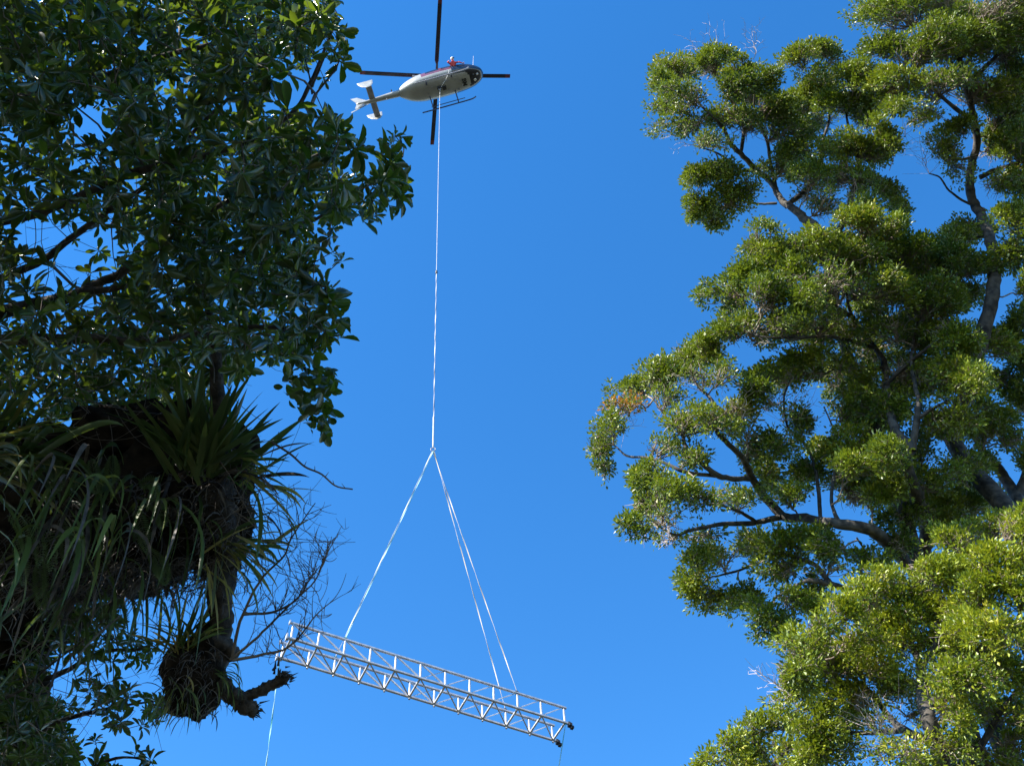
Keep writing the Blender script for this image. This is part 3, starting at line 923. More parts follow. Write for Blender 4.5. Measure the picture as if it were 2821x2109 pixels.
poly2 = [(130, 1880), (190, 1850), (255, 1840), (330, 1870), (420, 1885), (480, 1950), (475, 1990), (410, 2000), (400, 2040), (415, 2080), (470, 2109), (470, 2180), (-60, 2180), (-60, 1870), (60, 1850), (110, 1880)]
poly3 = [(200, 1690), (300, 1690), (330, 1730), (440, 1760), (430, 1830), (340, 1845), (250, 1800), (190, 1770)]
poly4 = [(-60, 1640), (140, 1690), (150, 1800), (110, 1870), (190, 2000), (210, 2120), (-60, 2150)]
poly5 = [(-80, 1600), (150, 1680), (120, 1860), (190, 2000), (230, 2130), (-80, 2160)]
RND = np.random.default_rng(31)
pxB = np.vstack([sample(poly2, 85, [(240, 1990, 55, .9), (330, 2040, 40, .85), (170, 1900, 60, .9), (220, 2090, 40, .8), (300, 1930, 30, .6)]), sample(poly3, 22), sample(poly4, 190), sample(poly5, 420), sample([(110, 1630), (300, 1640), (330, 1700), (260, 1780), (150, 1800)], 60), sample([(-900, 1500), (-60, 1500), (-60, 2500), (500, 2500), (-900, 2500)], 320)])
dB = np.concatenate([RND.uniform(9.0, 10.4, 107), RND.uniform(9.5, 12.5, 190), RND.uniform(11, 14.5, 420), RND.uniform(9.6, 11.5, 60), RND.uniform(9, 13, 320)])
broad_tree('shrubby_tree', 'dark leaf rosettes silhouetted at the lower left below the epiphytes', (-6.3, 10.6, 0),
    [(-6.3, 10.6, -.2), (-6.2, 10.4, 2), (-6.1, 10.3, 4), (-5.9, 10.0, 6)], [.22, .17, .13, .08],
    [([(-480, 2560), (-150, 2250), (0, 2100), (150, 1995), (300, 1950), (430, 1930)], .05, .007, 10.2),
     ([(-480, 2400), (-150, 2020), (0, 1895), (150, 1862), (280, 1795), (380, 1785), (420, 1770)], .045, .006, 10.0),
     ([(0, 2100), (200, 2125), (330, 2085), (430, 2100)], .025, .006, 9.8),
     ([(-300, 2150), (-60, 1960), (60, 1900), (130, 1840), (260, 1740)], .02, .005, 9.4)],
    pxB, dB, .16, GLT, seed=33, n_single=300, wide=.33)

# ------------------------------------------------------------------ broken, hanging limb of the host tree, bare shrub, tangle
RND = np.random.default_rng(41)
host = big_tree
D0 = 9.2
limb_part(host, Wp([(600, 1330), (612, 1450), (606, 1550), (600, 1650), (592, 1740), (578, 1820), (556, 1880), (540, 1930)], D0), [.15, .12, .105, .10, .10, .11, .12, .09], 'hanging_limb', M['darkbark'], k=16, rough=.09, n=46)
limb_part(host, Wp([(560, 1830), (605, 1872), (640, 1912), (680, 1940), (706, 1962)], D0 - .1), [.085, .08, .075, .07, .055], 'broken_stub', M['darkbark'], k=14, rough=.14, n=30)
limb_part(host, Wp([(650, 1930), (690, 1912), (725, 1893), (760, 1872), (788, 1858)], D0 - .1), [.055, .045, .042, .045, .040], 'broken_stub', M['darkbark'], k=12, rough=.16, n=26)
limb_part(host, Wp([(600, 1760), (630, 1785), (637, 1800), (630, 1815)], D0 - .05), [.08, .06, .06, .03], 'knob', M['darkbark'], k=10, rough=.12, n=12)
sb = MB()      # torn splinters at the broken ends
for (x, y, dx, dy) in [(706, 1962, 1, .6), (788, 1858, 1, -.25), (700, 1950, 1, .1), (785, 1866, 1, .2), (765, 1850, .2, -1), (640, 1920, -.3, 1)]:
    for _ in range(9):
        a = W(x + RND.normal() * 8, y + RND.normal() * 8, D0 - .1 + RND.normal() * .02)
        v = unit(RT * (dx + RND.normal() * .35) - UP * (dy + RND.normal() * .35) + FW * RND.normal() * .3)
        sb.tube([a, a + v * RND.uniform(.03, .09)], [.012, .002], k=4)
sb.build('splinters', M['darkbark'], host, kind='stuff')


def bare_shoots(stems, d, n_side, mat_, name, r0=.012, seg=(.10, .34), upb=.5):
    b = MB()
    pts_all, dir_all = [], []
    for pl in stems:
        sp = smooth_path(Wp(pl, d), 26)
        sp += np.cumsum(RND.normal(size=sp.shape), 0) * .0022
        b.tube(sp, np.linspace(r0, r0 * .25, len(sp)), k=6, rnd=.5)
        pts_all.append(sp)
        dir_all.append(unit(np.gradient(sp, axis=0)))
    lev_p, lev_d = np.vstack(pts_all), np.vstack(dir_all)
    for lev, (cnt, rr) in enumerate(((n_side, .0045), (int(n_side * 1.7), .0030), (int(n_side * 1.2), .0022))):
        npn, nd = [], []
        for _ in range(cnt):
            i = RND.integers(3, len(lev_p))
            p = lev_p[i]
            t = lev_d[i]
            v = unit(t * .6 + unit(RND.normal(size=3)) * .9 + UP * upb * .25 - RT * .22)
            L = RND.uniform(*seg) * (1 - .22 * lev)
            bend = unit(RND.normal(size=3)) * .9 + UP * upb
            q = [p]
            for s in range(6):
                v = unit(v + bend * .16)
                q.append(q[-1] + v * L / 6)
            q = np.array(q)
            b.tube(q, np.linspace(rr, rr * .5, len(q)), k=4, cap=False)
            npn.append(q)
            nd.append(unit(np.gradient(q, axis=0)))
        lev_p, lev_d = np.vstack(npn), np.vstack(nd)
    return b.build(name, mat_, host, smooth=True)


bare_shoots([[(640, 1815), (660, 1720), (690, 1650), (722, 1590), (780, 1530), (802, 1480), (842, 1420), (872, 1380)],
             [(635, 1815), (690, 1772), (740, 1722), (800, 1662), (860, 1602), (888, 1540), (902, 1490)],
             [(640, 1818), (720, 1802), (785, 1785), (832, 1742), (872, 1690), (915, 1650)],
             [(672, 1690), (700, 1688), (760, 1682), (820, 1650), (850, 1600), (880, 1560)]], 8.9, 90, M['ltwig'], 'bare_branch', r0=.014, seg=(.12, .30)).__setitem__('label', 'leafless twiggy branch reaching right over the sky')
tb = MB()
tp = smooth_path(Wp([(745, 1215), (800, 1250), (840, 1285), (885, 1305), (925, 1338), (972, 1347)], 8.8), 24)
tb.tube(tp, np.linspace(.010, .006, 24), k=6)
for i in range(3, 24, 3):
    tb.tube([tp[i], tp[i] + UP * .04 * RND.choice([-1, 1]) + RT * RND.normal() * .02], [.004, .002], k=4)
tb.build('bare_twig', M['ltwig'], host, smooth=True)
tg = MB()      # tangled thin stems hanging through the shade
for (x0, x1, y0, y1, cnt, d0, d1) in ((-20, 320, 900, 1250, 46, 8.6, 9.6), (-20, 260, 1600, 2000, 60, 8.7, 9.6), (-20, 700, 860, 1100, 30, 8.6, 9.6), (560, 760, 1250, 1500, 30, 8.7, 9.2), (-20, 500, 500, 900, 36, 8.4, 10)):
    for _ in range(cnt):
        p = W(RND.uniform(x0, x1), RND.uniform(y0, y1), RND.uniform(d0, d1))
        v = unit(RT * RND.uniform(-.4, 1) + UP * RND.normal() * .5 + FW * RND.normal() * .3)
        bend = unit(RND.normal(size=3))
        q = [p]
        L = RND.uniform(.25, .9)
        for s in range(9):
            v = unit(v + bend * .14 + RND.normal(size=3) * .06)
            q.append(q[-1] + v * L / 9)
        r = RND.uniform(.002, .0055)
        tg.tube(q, np.linspace(r, r * .5, len(q)), k=4, cap=False)
tg.build('tangled_stems', M['ltwig'], host, smooth=True, kind='stuff')


# ------------------------------------------------------------------ epiphytes on the limb
def blob(b, c, rx, ry, rz, amp=.16, nu=30, nv=20):
    u = np.linspace(0, 2 * math.pi, nu, endpoint=False)
    v = np.linspace(.02, math.pi - .02, nv)
    U, V = np.meshgrid(u, v)
    n_ = np.stack([np.sin(V) * np.cos(U), np.sin(V) * np.sin(U), np.cos(V)], -1)
    r = np.ones(U.shape)
    for _ in range(14):
        k = RND.normal(size=3) * RND.uniform(2, 9)
        r += amp * .28 * np.sin(n_ @ k + RND.random() * 6)
    r += amp * .35 * RND.normal(size=r.shape)
    p = c + (n_ * r[..., None]).reshape(-1, 3) @ np.array([RT * rx, FW * ry, UP * rz])
    idx = np.arange(nu * nv).reshape(nv, nu)
    j = np.roll(idx, -1, 1)
    b.add(p, np.stack([idx[:-1], idx[1:], j[1:], j[:-1]], -1).reshape(-1, 4))


def strap_pts(base, d0, L, droop, n=9):
    v = unit(d0)
    q = [np.array(base, float)]
    for s in range(n):
        v = unit(v - np.array([0, 0, droop / n * (.5 + s / n)]))
        q.append(q[-1] + v * L / n)
    return np.array(q)


def strap(b, q, w, up, fold=.35, kink=0.0, rnd=.5):
    n = len(q)
    t = np.linspace(0, 1, n)
    tan = unit(np.gradient(q, axis=0))
    s = unit(np.cross(tan, up) + 1e-6)
    nn = np.cross(s, tan)
    ww = w * np.clip(np.minimum(.55 + t * 1.6, 1.0) * np.minimum(1, (1 - t) * 2.6) ** .8, .03, 1)
    v = np.stack([q + s * ww[:, None] / 2 + nn * (ww * fold)[:, None] / 2, q, q - s * ww[:, None] / 2 + nn * (ww * fold)[:, None] / 2], 1)
    idx = np.arange(n * 3).reshape(n, 3)
    f = np.concatenate([np.stack([idx[:-1, k], idx[:-1, k + 1], idx[1:, k + 1], idx[1:, k]], -1) for k in (0, 1)])
    b.add(v.reshape(-1, 3), f, rnd)


def epiphyte(name, label, px, d, n_, ang, lpx, droop, w, mats, tow=(-.2, .6), spread=25, cat='epiphyte', group='strap-leaved epiphytes perched on the shaded limb', jit=0.0):
    base = W(px[0], px[1], d)
    o = tag(empty(name, base), label, cat, group)
    for k in range(n_):
        a = math.radians(RND.uniform(*ang))
        L = RND.uniform(*lpx) * d / FPX
        dir0 = UP * math.cos(a) + RT * math.sin(a) - FW * RND.uniform(*tow)
        bb = base + (RT * RND.normal() + UP * RND.normal() * .6 + FW * RND.normal()) * spread * d / FPX * .5
        q = strap_pts(bb, dir0, L, RND.uniform(*droop))
        q[1:] += np.cumsum(RND.normal(size=(len(q) - 1, 3)), 0) * jit
        b = MB()
        strap(b, q, w * RND.uniform(.7, 1.2), unit(np.array([0, 0, 1.0]) + RND.normal(size=3) * .35 - FW * .3), rnd=RND.random())
        b.build('leaf', M[mats[RND.integers(0, len(mats))]], o, smooth=True)
    return o


nest = tag(empty('epiphyte_nest', W(300, 1420, 9.6)), 'large dark peaty nest of roots and dead leaves wrapped round the limb', 'nest')
nb_ = MB()
for (x, y, rx, ry, d) in [(60, 1390, 190, 190, 9.9), (270, 1430, 190, 190, 9.9), (450, 1400, 150, 190, 9.8), (570, 1360, 85, 160, 9.6), (590, 1480, 60, 110, 9.5), (180, 1570, 190, 90, 9.9), (30, 1620, 130, 120, 9.9), (380, 1560, 110, 70, 9.8), (520, 1210, 120, 100, 9.9), (330, 1220, 140, 100, 10.0), (595, 1290, 105, 110, 9.35), (612, 1420, 85, 110, 9.3), (604, 1530, 62, 80, 9.25), (30, 1720, 160, 110, 10.9), (-20, 1870, 130, 140, 11.2)]:
    s = d / FPX
    blob(nb_, W(x, y, d), rx * s, .45 * (rx + ry) * s * .6, ry * s)
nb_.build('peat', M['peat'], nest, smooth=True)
sk = MB()
sk2 = MB()
for (x0, x1, y0, y1, cnt, lo, hi) in ((540, 720, 1230, 1620, 620, .10, .34), (-20, 560, 1300, 1600, 330, .15, .5), (250, 600, 1540, 1640, 160, .15, .42), (-20, 300, 1560, 1700, 120, .15, .4), (560, 640, 1480, 1640, 60, .1, .3), (100, 580, 1570, 1650, 260, .18, .5)):
    for _ in range(cnt):
        p = W(RND.uniform(x0, x1 if RND.random() < .8 else x1 - 60), RND.uniform(y0, y1), RND.uniform(8.9, 9.5))
        if p @ RT > W(690, 1200, 9.3) @ RT + RND.normal() * .1:
            continue
        q = strap_pts(p, RT * RND.normal() * .8 + UP * RND.uniform(-.3, .9) - FW * RND.uniform(-.2, .8), RND.uniform(lo, hi), RND.uniform(1.5, 5), 7)
        q[1:] += np.cumsum(RND.normal(size=(7, 3)), 0) * .008
        strap(sk, q, RND.uniform(.005, .014), unit(RND.normal(size=3)), rnd=RND.random())
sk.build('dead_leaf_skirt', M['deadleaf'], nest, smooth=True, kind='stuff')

nest2 = tag(empty('epiphyte_nest', W(500, 1860, 9.1)), 'small hanging nest of roots on the lower end of the broken limb', 'nest')
n2 = MB()
for (x, y, rx, ry, d) in [(500, 1840, 55, 75, 9.1), (535, 1890, 65, 75, 9.1), (500, 1920, 45, 45, 9.05), (560, 1800, 45, 70, 9.15), (540, 1950, 30, 28, 9.0), (580, 1860, 40, 60, 9.1)]:
    s = d / FPX
    blob(n2, W(x, y, d), rx * s, .5 * (rx + ry) * s, ry * s, amp=.14)
n2.build('peat', M['peat'], nest2, smooth=True)
s2 = MB()
for _ in range(380):
    p = W(RND.uniform(440, 605), RND.uniform(1780, 1975), RND.uniform(8.85, 9.15))
    q = strap_pts(p, RT * RND.normal() * .8 + UP * RND.uniform(-.4, .6) - FW * RND.uniform(-.2, .8), RND.uniform(.06, .24), RND.uniform(1.5, 5), 6)
    strap(s2, q, RND.uniform(.004, .010), unit(RND.normal(size=3)), rnd=RND.random())
s2.build('dead_leaf_skirt', M['deadleaf'], nest2, smooth=True, kind='stuff')

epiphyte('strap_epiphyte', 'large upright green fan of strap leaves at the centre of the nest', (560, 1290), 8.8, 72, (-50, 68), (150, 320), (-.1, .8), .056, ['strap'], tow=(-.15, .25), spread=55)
epiphyte('strap_epiphyte', 'strap leaves spraying right from the left edge above the nest', (-40, 1265), 8.9, 52, (35, 108), (230, 460), (.3, 1.8), .046, ['strap', 'strap', 'strap', 'strapy'], tow=(-.1, .5), spread=90)
epiphyte('strap_epiphyte', 'long strap leaves hanging down in front of the dark nest', (260, 1370), 9.0, 84, (-10, 130), (220, 480), (3.0, 6.5), .036, ['strap', 'strap', 'strap', 'deadleaf'], tow=(.0, .7), spread=260)
epiphyte('strap_epiphyte', 'brownish fan of narrow leaves on the right flank of the nest', (640, 1300), 9.0, 40, (40, 130), (100, 210), (.4, 2.2), .030, ['strap', 'deadleaf', 'strapy'], tow=(-.4, .4), spread=90)
epiphyte('strap_epiphyte', 'pale yellowish fan of leaves low on the right flank', (640, 1500), 9.0, 30, (50, 145), (90, 180), (.3, 1.8), .034, ['strapy', 'strapy', 'strap'], tow=(-.5, .3), spread=60)
epiphyte('strap_epiphyte', 'fine grassy leaves drooping right between the pale fan and brown fan', (650, 1410), 9.1, 30, (30, 150), (80, 180), (.8, 3.5), .014, ['strap', 'deadleaf'], tow=(-.4, .4), spread=110)
epiphyte('strap_epiphyte', 'small green fan on top of the lower hanging nest', (505, 1785), 9.0, 38, (-75, 62), (80, 190), (.1, 1.2), .022, ['strap', 'strap', 'strapy'], tow=(-.3, .4), spread=45)
epiphyte('strap_epiphyte', 'thin grass-like leaves curling right off the lower nest', (600, 1850), 9.0, 16, (40, 120), (70, 150), (2.0, 5.0), .014, ['strap'], tow=(-.2, .3), spread=30)
epiphyte('strap_epiphyte', 'tuft of short green leaves under the lower hanging nest', (485, 1905), 8.9, 34, (90, 250), (50, 120), (1.0, 3.0), .016, ['strap', 'strapy', 'fern'], tow=(0, .5), spread=55)
epiphyte('strap_epiphyte', 'loose strap leaves dangling against the sky beside the lower nest', (330, 1640), 9.3, 30, (100, 220), (90, 230), (.5, 2.5), .024, ['strap'], tow=(-.3, .3), spread=220)
epiphyte('strap_epiphyte', 'curtain of strap leaves under the left part of the nest', (190, 1570), 9.2, 46, (110, 250), (110, 260), (.6, 2.5), .034, ['strap', 'strap', 'deadleaf'], tow=(-.2, .5), spread=230)
epiphyte('strap_epiphyte', 'stray long leaf blades across the limb below the central fan', (600, 1560), 8.9, 9, (95, 200), (120, 260), (.4, 2.0), .026, ['strap', 'strapy'], tow=(0, .5), spread=70)


def fern(label, px, d, fr):
    o = tag(empty('fern', W(px[0], px[1], d)), label, 'fern', 'small ferns hanging on the nest')
    for (x, y, ang, lpx, droop) in fr:
        a = math.radians(ang)
        q = strap_pts(W(x, y, d), UP * math.cos(a) + RT * math.sin(a) - FW * .25, lpx * d / FPX, droop, 22)
        b = MB()
        b.tube(q, np.linspace(.003, .001, len(q)), k=4)
        tan = unit(np.gradient(q, axis=0))
        s = unit(np.cross(tan, -FW))
        t = np.linspace(0, 1, len(q))
        L = .085 * np.sin(np.clip(t * .92 + .08, 0, 1) * math.pi) ** .8
        for sg in (-1, 1):
            b.leaves(TPL_S, TPF_S, q[1:], unit(s[1:] * sg + tan[1:] * .45 - np.array([0, 0, .15])), np.tile(unit(-FW + UP * .8), (len(q) - 1, 1)), L[1:] + .004, np.full(len(q) - 1, .016), RND.random(len(q) - 1))
        b.build('frond', M['fern'], o, smooth=False)
    return o


fern('fern with several hanging fronds at the left of the nest', (80, 1430), 8.8, [(20, 1420, 110, 170, 2.2), (60, 1420, 120, 200, 2.2), (100, 1430, 130, 190, 2.0), (40, 1480, 150, 150, 1.0), (110, 1530, 170, 120, .6)])
fern('fern with small curving fronds right of the hanging strap leaves', (390, 1345), 8.8, [(380, 1340, 60, 150, 3.2), (400, 1380, 100, 140, 2.6), (370, 1390, 150, 150, 1.0), (400, 1510, 120, 120, 1.8), (425, 1520, 140, 110, 1.2)])
fern('fern tuft just under the leaves spraying from the left edge', (150, 1250), 8.7, [(120, 1245, 130, 110, 1.6), (145, 1250, 150, 120, 1.0), (250, 1260, 160, 110, .6), (310, 1250, 175, 90, .5)])
fern('fern fronds low on the nest above the sky gap', (190, 1440), 8.9, [(170, 1430, 160, 130, .6), (185, 1470, 150, 140, .8), (330, 1640, 170, 110, .5), (100, 1560, 160, 130, .5)])
# ------------------------------------------------------------------ bridge truss on the hook
RND = np.random.default_rng(51)
TC = W(1177.41, 1881.91, 40.0)
yaw, tilt, roll, TL, TW, TH = .44793, -.01616, -.1406, 10.70, 1.003, .742
ax = np.array([math.cos(yaw) * math.cos(tilt), math.sin(yaw) * math.cos(tilt), math.sin(tilt)])
nn_ = np.array([-math.sin(yaw), math.cos(yaw), 0])
vv_ = np.cross(ax, nn_)
n2_ = math.cos(roll) * nn_ + math.sin(roll) * vv_
v2_ = -math.sin(roll) * nn_ + math.cos(roll) * vv_


def tn(i, side, top):
    """truss node: i 0..11 along, side -1 near +1 far, top +1 / bottom -1"""
    return TC + ax * (i / 11 - .5) * TL + n2_ * side * TW / 2 + v2_ * top * TH / 2


truss = tag(empty('bridge_truss', TC), 'long silver steel footbridge truss hanging from slings below the helicopter', 'truss')
for side in (-1, 1):
    for top in (1, -1):
        MB().bar(tn(0, side, top), tn(11, side, top), .088, .088, v2_, ext=.12).build('chord', M['alu'], truss)
    for i in range(12):
        MB().bar(tn(i, side, 1) - v2_ * .037, tn(i, side, -1) - v2_ * (.12 if side > 0 else .02), .068, .068, ax).build('post', M['alu'], truss)
        if i > 5:
            MB().box(tn(i, side, 1) - v2_ * .055, .075, .075, .045, R=np.stack([ax, n2_, v2_], 1)).build('end_cap', M['black'], truss)
    for i in range(11):
        a, b = (tn(i, side, 1), tn(i + 1, side, -1)) if i <= 5 else (tn(i + 1, side, 1), tn(i, side, -1))
        d = unit(b - a)
        MB().bar(a + d * .05, b - d * .05, .036 if i > 5 else .06, .024 if i > 5 else .05, n2_).build('brace', M['alu'], truss)
    a, b = tn(6, side, 1), tn(5, side, -1)
    d = unit(b - a)
    MB().bar(a + d * .05 + n2_ * .03, b - d * .05 + n2_ * .03, .028, .02, n2_).build('brace', M['alu'], truss)
for i in range(12):
    d = unit(tn(i, 1, -1) - tn(i, -1, -1))
    MB().bar(tn(i, -1, -1) + d * .037 - v2_ * .004, tn(i, 1, -1) - d * .037 - v2_ * .004, .07, .07, v2_).build('cross_beam', M['alu'], truss)
for i in range(11):
    a, b = tn(i, -1, -1), tn(i + 1, 1, -1)
    d = unit(b - a)
    MB().bar(a + d * .06 - v2_ * .008, b - d * .06 - v2_ * .008, .045, .045, v2_).build('floor_brace', M['alu'], truss)
for side in (-1, 1):
    R = np.stack([ax, n2_, v2_], 1)
    e = tn(11, side, -1) + ax * .20 - v2_ * .05
    b = MB().box(e, .12, .18, .11, R=R)
    b.box(e + ax * .08 - v2_ * .09, .11, .14, .10, R=R).box(e - ax * .03 + v2_ * .09, .09, .10, .07, R=R)
    b.build('bearing_foot', M['black'], truss)
    e = tn(0, side, -1) - ax * .16
    MB().box(e, .05, .17, .26, R=R).box(e + ax * .05 - v2_ * .06, .06, .12, .06, R=R).build('end_plate', M['alu'], truss)
    e = tn(0, side, 1) - ax * .14
    MB().box(e, .04, .13, .15, R=R).build('end_plate', M['alu'], truss)


def chain_pts(a, b, n=40, sag=0.0):
    t = np.linspace(0, 1, n)[:, None]
    p = a * (1 - t) + b * t
    p[:, 2] -= (sag * 4 * t * (1 - t))[:, 0]
    return p


# ------------------------------------------------------------------ lifting sling
APEX = W(1193, 1238, 50.1)
sling = tag(empty('lifting_sling', APEX), 'four-legged webbing sling between the long line and the truss', 'sling')
th = np.linspace(0, 2 * math.pi, 21)
MB().tube(APEX + .11 * (np.cos(th)[:, None] * RT + np.sin(th)[:, None] * np.array([0, 0, 1.0])) + np.array([0, 0, .02]), .02, k=6, cap=False).build('master_link', M['greypaint'], sling, smooth=True)
for (i, side, m_, dx) in ((2, -1, 'teal', .02), (2, 1, 'rope', -.03), (9, -1, 'beige', .0), (9, 1, 'beige', .05)):
    q = tn(i, side, 1) + v2_ * .10
    a = APEX + RT * dx - np.array([0, 0, .10])
    b = MB()
    b.ribbon(chain_pts(a, q, 90, .05), .038 if i == 9 else .034, .010, RND.uniform(1.6, 2.6), ph=RND.random() * 6)
    b.build('sling_leg', M[m_], sling)
    sh = MB().tube(q + (np.cos(th)[:, None] * ax + np.sin(th)[:, None] * v2_) * .075 - v2_ * .07, .017, k=6, cap=False)
    sh.build('shackle', M['green_shackle'] if i == 2 else M['black'], sling, smooth=True)

# ------------------------------------------------------------------ helicopter
HP = np.array([-5.20663494, 32.2890325, 77.8910727])
ha, hb, hg = -.211953, -.178412, .02904
Rz = np.array([[math.cos(ha), -math.sin(ha), 0], [math.sin(ha), math.cos(ha), 0], [0, 0, 1]])
Ry = np.array([[math.cos(hb), 0, math.sin(hb)], [0, 1, 0], [-math.sin(hb), 0, math.cos(hb)]])
Rx = np.array([[1, 0, 0], [0, math.cos(hg), -math.sin(hg)], [0, math.sin(hg), math.cos(hg)]])
HR = Rz @ Ry @ Rx
heli = tag(empty('helicopter'), 'white-bellied helicopter with dark nose and four dark rotor blades', 'helicopter')
HM = Matrix.Identity(4)
for r in range(3):
    for c in range(3):
        HM[r][c] = HR[r, c]
    HM[r][3] = HP[r]
heli.matrix_world = HM


def hpart(b, name, m_, parent=None, smooth=True, label=None):
    o = bpy.data.objects.new(name, b.mesh(name, M[m_], smooth))
    COL.objects.link(o)
    o.parent = parent or heli
    if label:
        o["label"] = label
    return o


def H(p):
    return HP + HR @ np.asarray(p, float)


ST = np.array([(3.32, .04, .60, .70), (3.24, .28, .44, .86), (3.08, .46, .29, 1.00), (2.8, .64, .16, 1.15), (2.4, .80, .06, 1.34), (1.8, .92, .01, 1.55), (1.0, .98, 0, 1.66), (0, .99, 0, 1.70), (-.8, .96, .02, 1.68), (-1.4, .92, .06, 1.64), (-1.9, .82, .16, 1.58), (-2.35, .67, .34, 1.50), (-2.7, .48, .56, 1.40), (-3.0, .29, .76, 1.28)])
NS, NK = 74, 56
xs = np.linspace(0, 1, NS)
sx_ = np.interp(np.arange(len(ST)), np.arange(len(ST)), np.arange(len(ST)))
tt = np.linspace(0, len(ST) - 1, NS)
sec = np.stack([smooth_path(ST[:, [0, 1, 2]], NS)[:, k] for k in range(3)] + [smooth_path(ST[:, [0, 1, 3]], NS)[:, 2]], 1)
ang = np.linspace(0, 2 * math.pi, NK, endpoint=False)
ex = 2 / 2.7
vy = np.sign(np.cos(ang)) * np.abs(np.cos(ang)) ** ex
vz = np.sign(np.sin(ang)) * np.abs(np.sin(ang)) ** ex
FV = np.stack([np.repeat(sec[:, 0:1], NK, 1), sec[:, 1:2] * vy, (sec[:, 2:3] + sec[:, 3:4]) / 2 + (sec[:, 3:4] - sec[:, 2:3]) / 2 * vz], -1)
idx = np.arange(NS * NK).reshape(NS, NK)
j = np.roll(idx, -1, 1)
FF = np.stack([idx[:-1], j[:-1], j[1:], idx[1:]], -1).reshape(-1, 4)
cen = FV.reshape(-1, 3)[FF].mean(1)


def cls(c):
    x, y, z = c
    if x > 2.22 - .9 * max(0, abs(y) - .30) ** 1.5 - .5 * max(0, z - .1):
        return 'nose' if z < .55 else 'windshield'
    if x > 1.06 and z > .16:
        return 'nose'
    if z > .58 and -1.15 < x < 2.35:
        if .80 < z < 1.42 and (-.75 < x < .25 or .42 < x < 1.15 or 1.3 < x < 2.1):
            return 'window'
        return 'side'
    return 'belly'


kinds = np.array([cls(c) for c in cen])
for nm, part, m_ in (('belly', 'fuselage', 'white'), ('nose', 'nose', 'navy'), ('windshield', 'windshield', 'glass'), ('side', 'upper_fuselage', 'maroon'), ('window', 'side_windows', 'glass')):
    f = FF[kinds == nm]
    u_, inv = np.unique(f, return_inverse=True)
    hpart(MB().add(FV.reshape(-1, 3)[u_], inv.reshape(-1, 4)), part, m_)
# engine cowling
cw = np.array([(1.25, .12, 1.62), (1.0, .35, 1.85), (.5, .5, 2.0), (-.4, .52, 2.06), (-1.2, .46, 2.0), (-1.9, .36, 1.86), (-2.6, .22, 1.60), (-3.0, .12, 1.40)])
cs = smooth_path(cw, 30)
b = MB()
for s in range(29):
    pass
k = 16
th2 = np.linspace(0, math.pi, k)
CVv = np.stack([np.repeat(cs[:, 0:1], k, 1), cs[:, 1:2] * np.cos(th2), 1.35 + (cs[:, 2:3] - 1.35) * np.sin(th2) ** .7], -1)
ci = np.arange(30 * k).reshape(30, k)
b.add(CVv.reshape(-1, 3), np.stack([ci[:-1, :-1], ci[:-1, 1:], ci[1:, 1:], ci[1:, :-1]], -1).reshape(-1, 4))
hpart(b, 'engine_cowling', 'maroon')
for s in (-1, 1):
    hpart(MB().tube([(-1.1, s * .40, 1.75), (-1.5, s * .52, 1.86), (-1.75, s * .60, 1.92)], [.10, .11, .115], k=12), 'exhaust', 'greypaint')
# tail
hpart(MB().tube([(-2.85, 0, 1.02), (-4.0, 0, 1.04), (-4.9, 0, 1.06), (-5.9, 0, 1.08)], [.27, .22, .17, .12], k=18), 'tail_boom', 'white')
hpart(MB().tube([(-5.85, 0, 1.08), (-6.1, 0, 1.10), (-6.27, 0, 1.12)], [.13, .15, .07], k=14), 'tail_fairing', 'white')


def plate(b, prof, thick, axis):
    """flat aerofoil-ish plate: prof list of (u, w) points; axis 'y' -> plate in xz, 'z' -> plate in xy"""
    p = np.array(prof, float)
    n_ = len(p)
    c = p.mean(0)
    inner = c + (p - c) * .82
    rings = []
    for off, pr in ((-.5, inner), (-.12, p), (.12, p), (.5, inner)):
        o_ = np.full(n_, off * thick)
        rings.append(np.stack([pr[:, 0], o_, pr[:, 1]], 1) if axis == 'y' else np.stack([pr[:, 0], pr[:, 1], o_], 1))
    v = np.concatenate(rings)
    i = np.arange(n_)
    jn = (i + 1) % n_
    for r in range(3):
        b.add(v[r * n_:(r + 2) * n_], np.stack([i, jn, jn + n_, i + n_], 1))
    b.add(rings[0], [list(range(n_))[::-1]])
    b.add(rings[3], [list(range(n_))])
    return b


def shift(b, off):
    b.v = [v + np.asarray(off) for v in b.v]
    return b


hpart(shift(plate(MB(), [(.22, -1.25), (.22, 1.25), (-.22, 1.25), (-.22, -1.25)], .07, 'z'), (-5.02, 0, 1.06)), 'horizontal_stabilizer', 'greypaint', smooth=False)
for s in (-1, 1):
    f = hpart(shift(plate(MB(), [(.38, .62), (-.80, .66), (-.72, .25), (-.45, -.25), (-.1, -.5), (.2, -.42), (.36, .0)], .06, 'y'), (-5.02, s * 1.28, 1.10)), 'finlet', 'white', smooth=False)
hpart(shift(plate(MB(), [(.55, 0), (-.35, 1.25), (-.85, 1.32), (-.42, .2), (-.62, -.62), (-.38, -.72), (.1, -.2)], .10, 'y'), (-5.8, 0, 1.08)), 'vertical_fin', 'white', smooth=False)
hpart(MB().tube([(-5.3, 0, .95), (-5.8, 0, .62), (-6.25, 0, .42)], .022, k=8), 'tail_skid', 'greypaint')
tr = bpy.data.objects.new('tail_rotor', MB().tube([(-6.08, .10, 1.12), (-6.08, .34, 1.12)], .05, k=10).mesh('tail_rotor', M['greypaint'], True))
COL.objects.link(tr)
tr.parent = heli
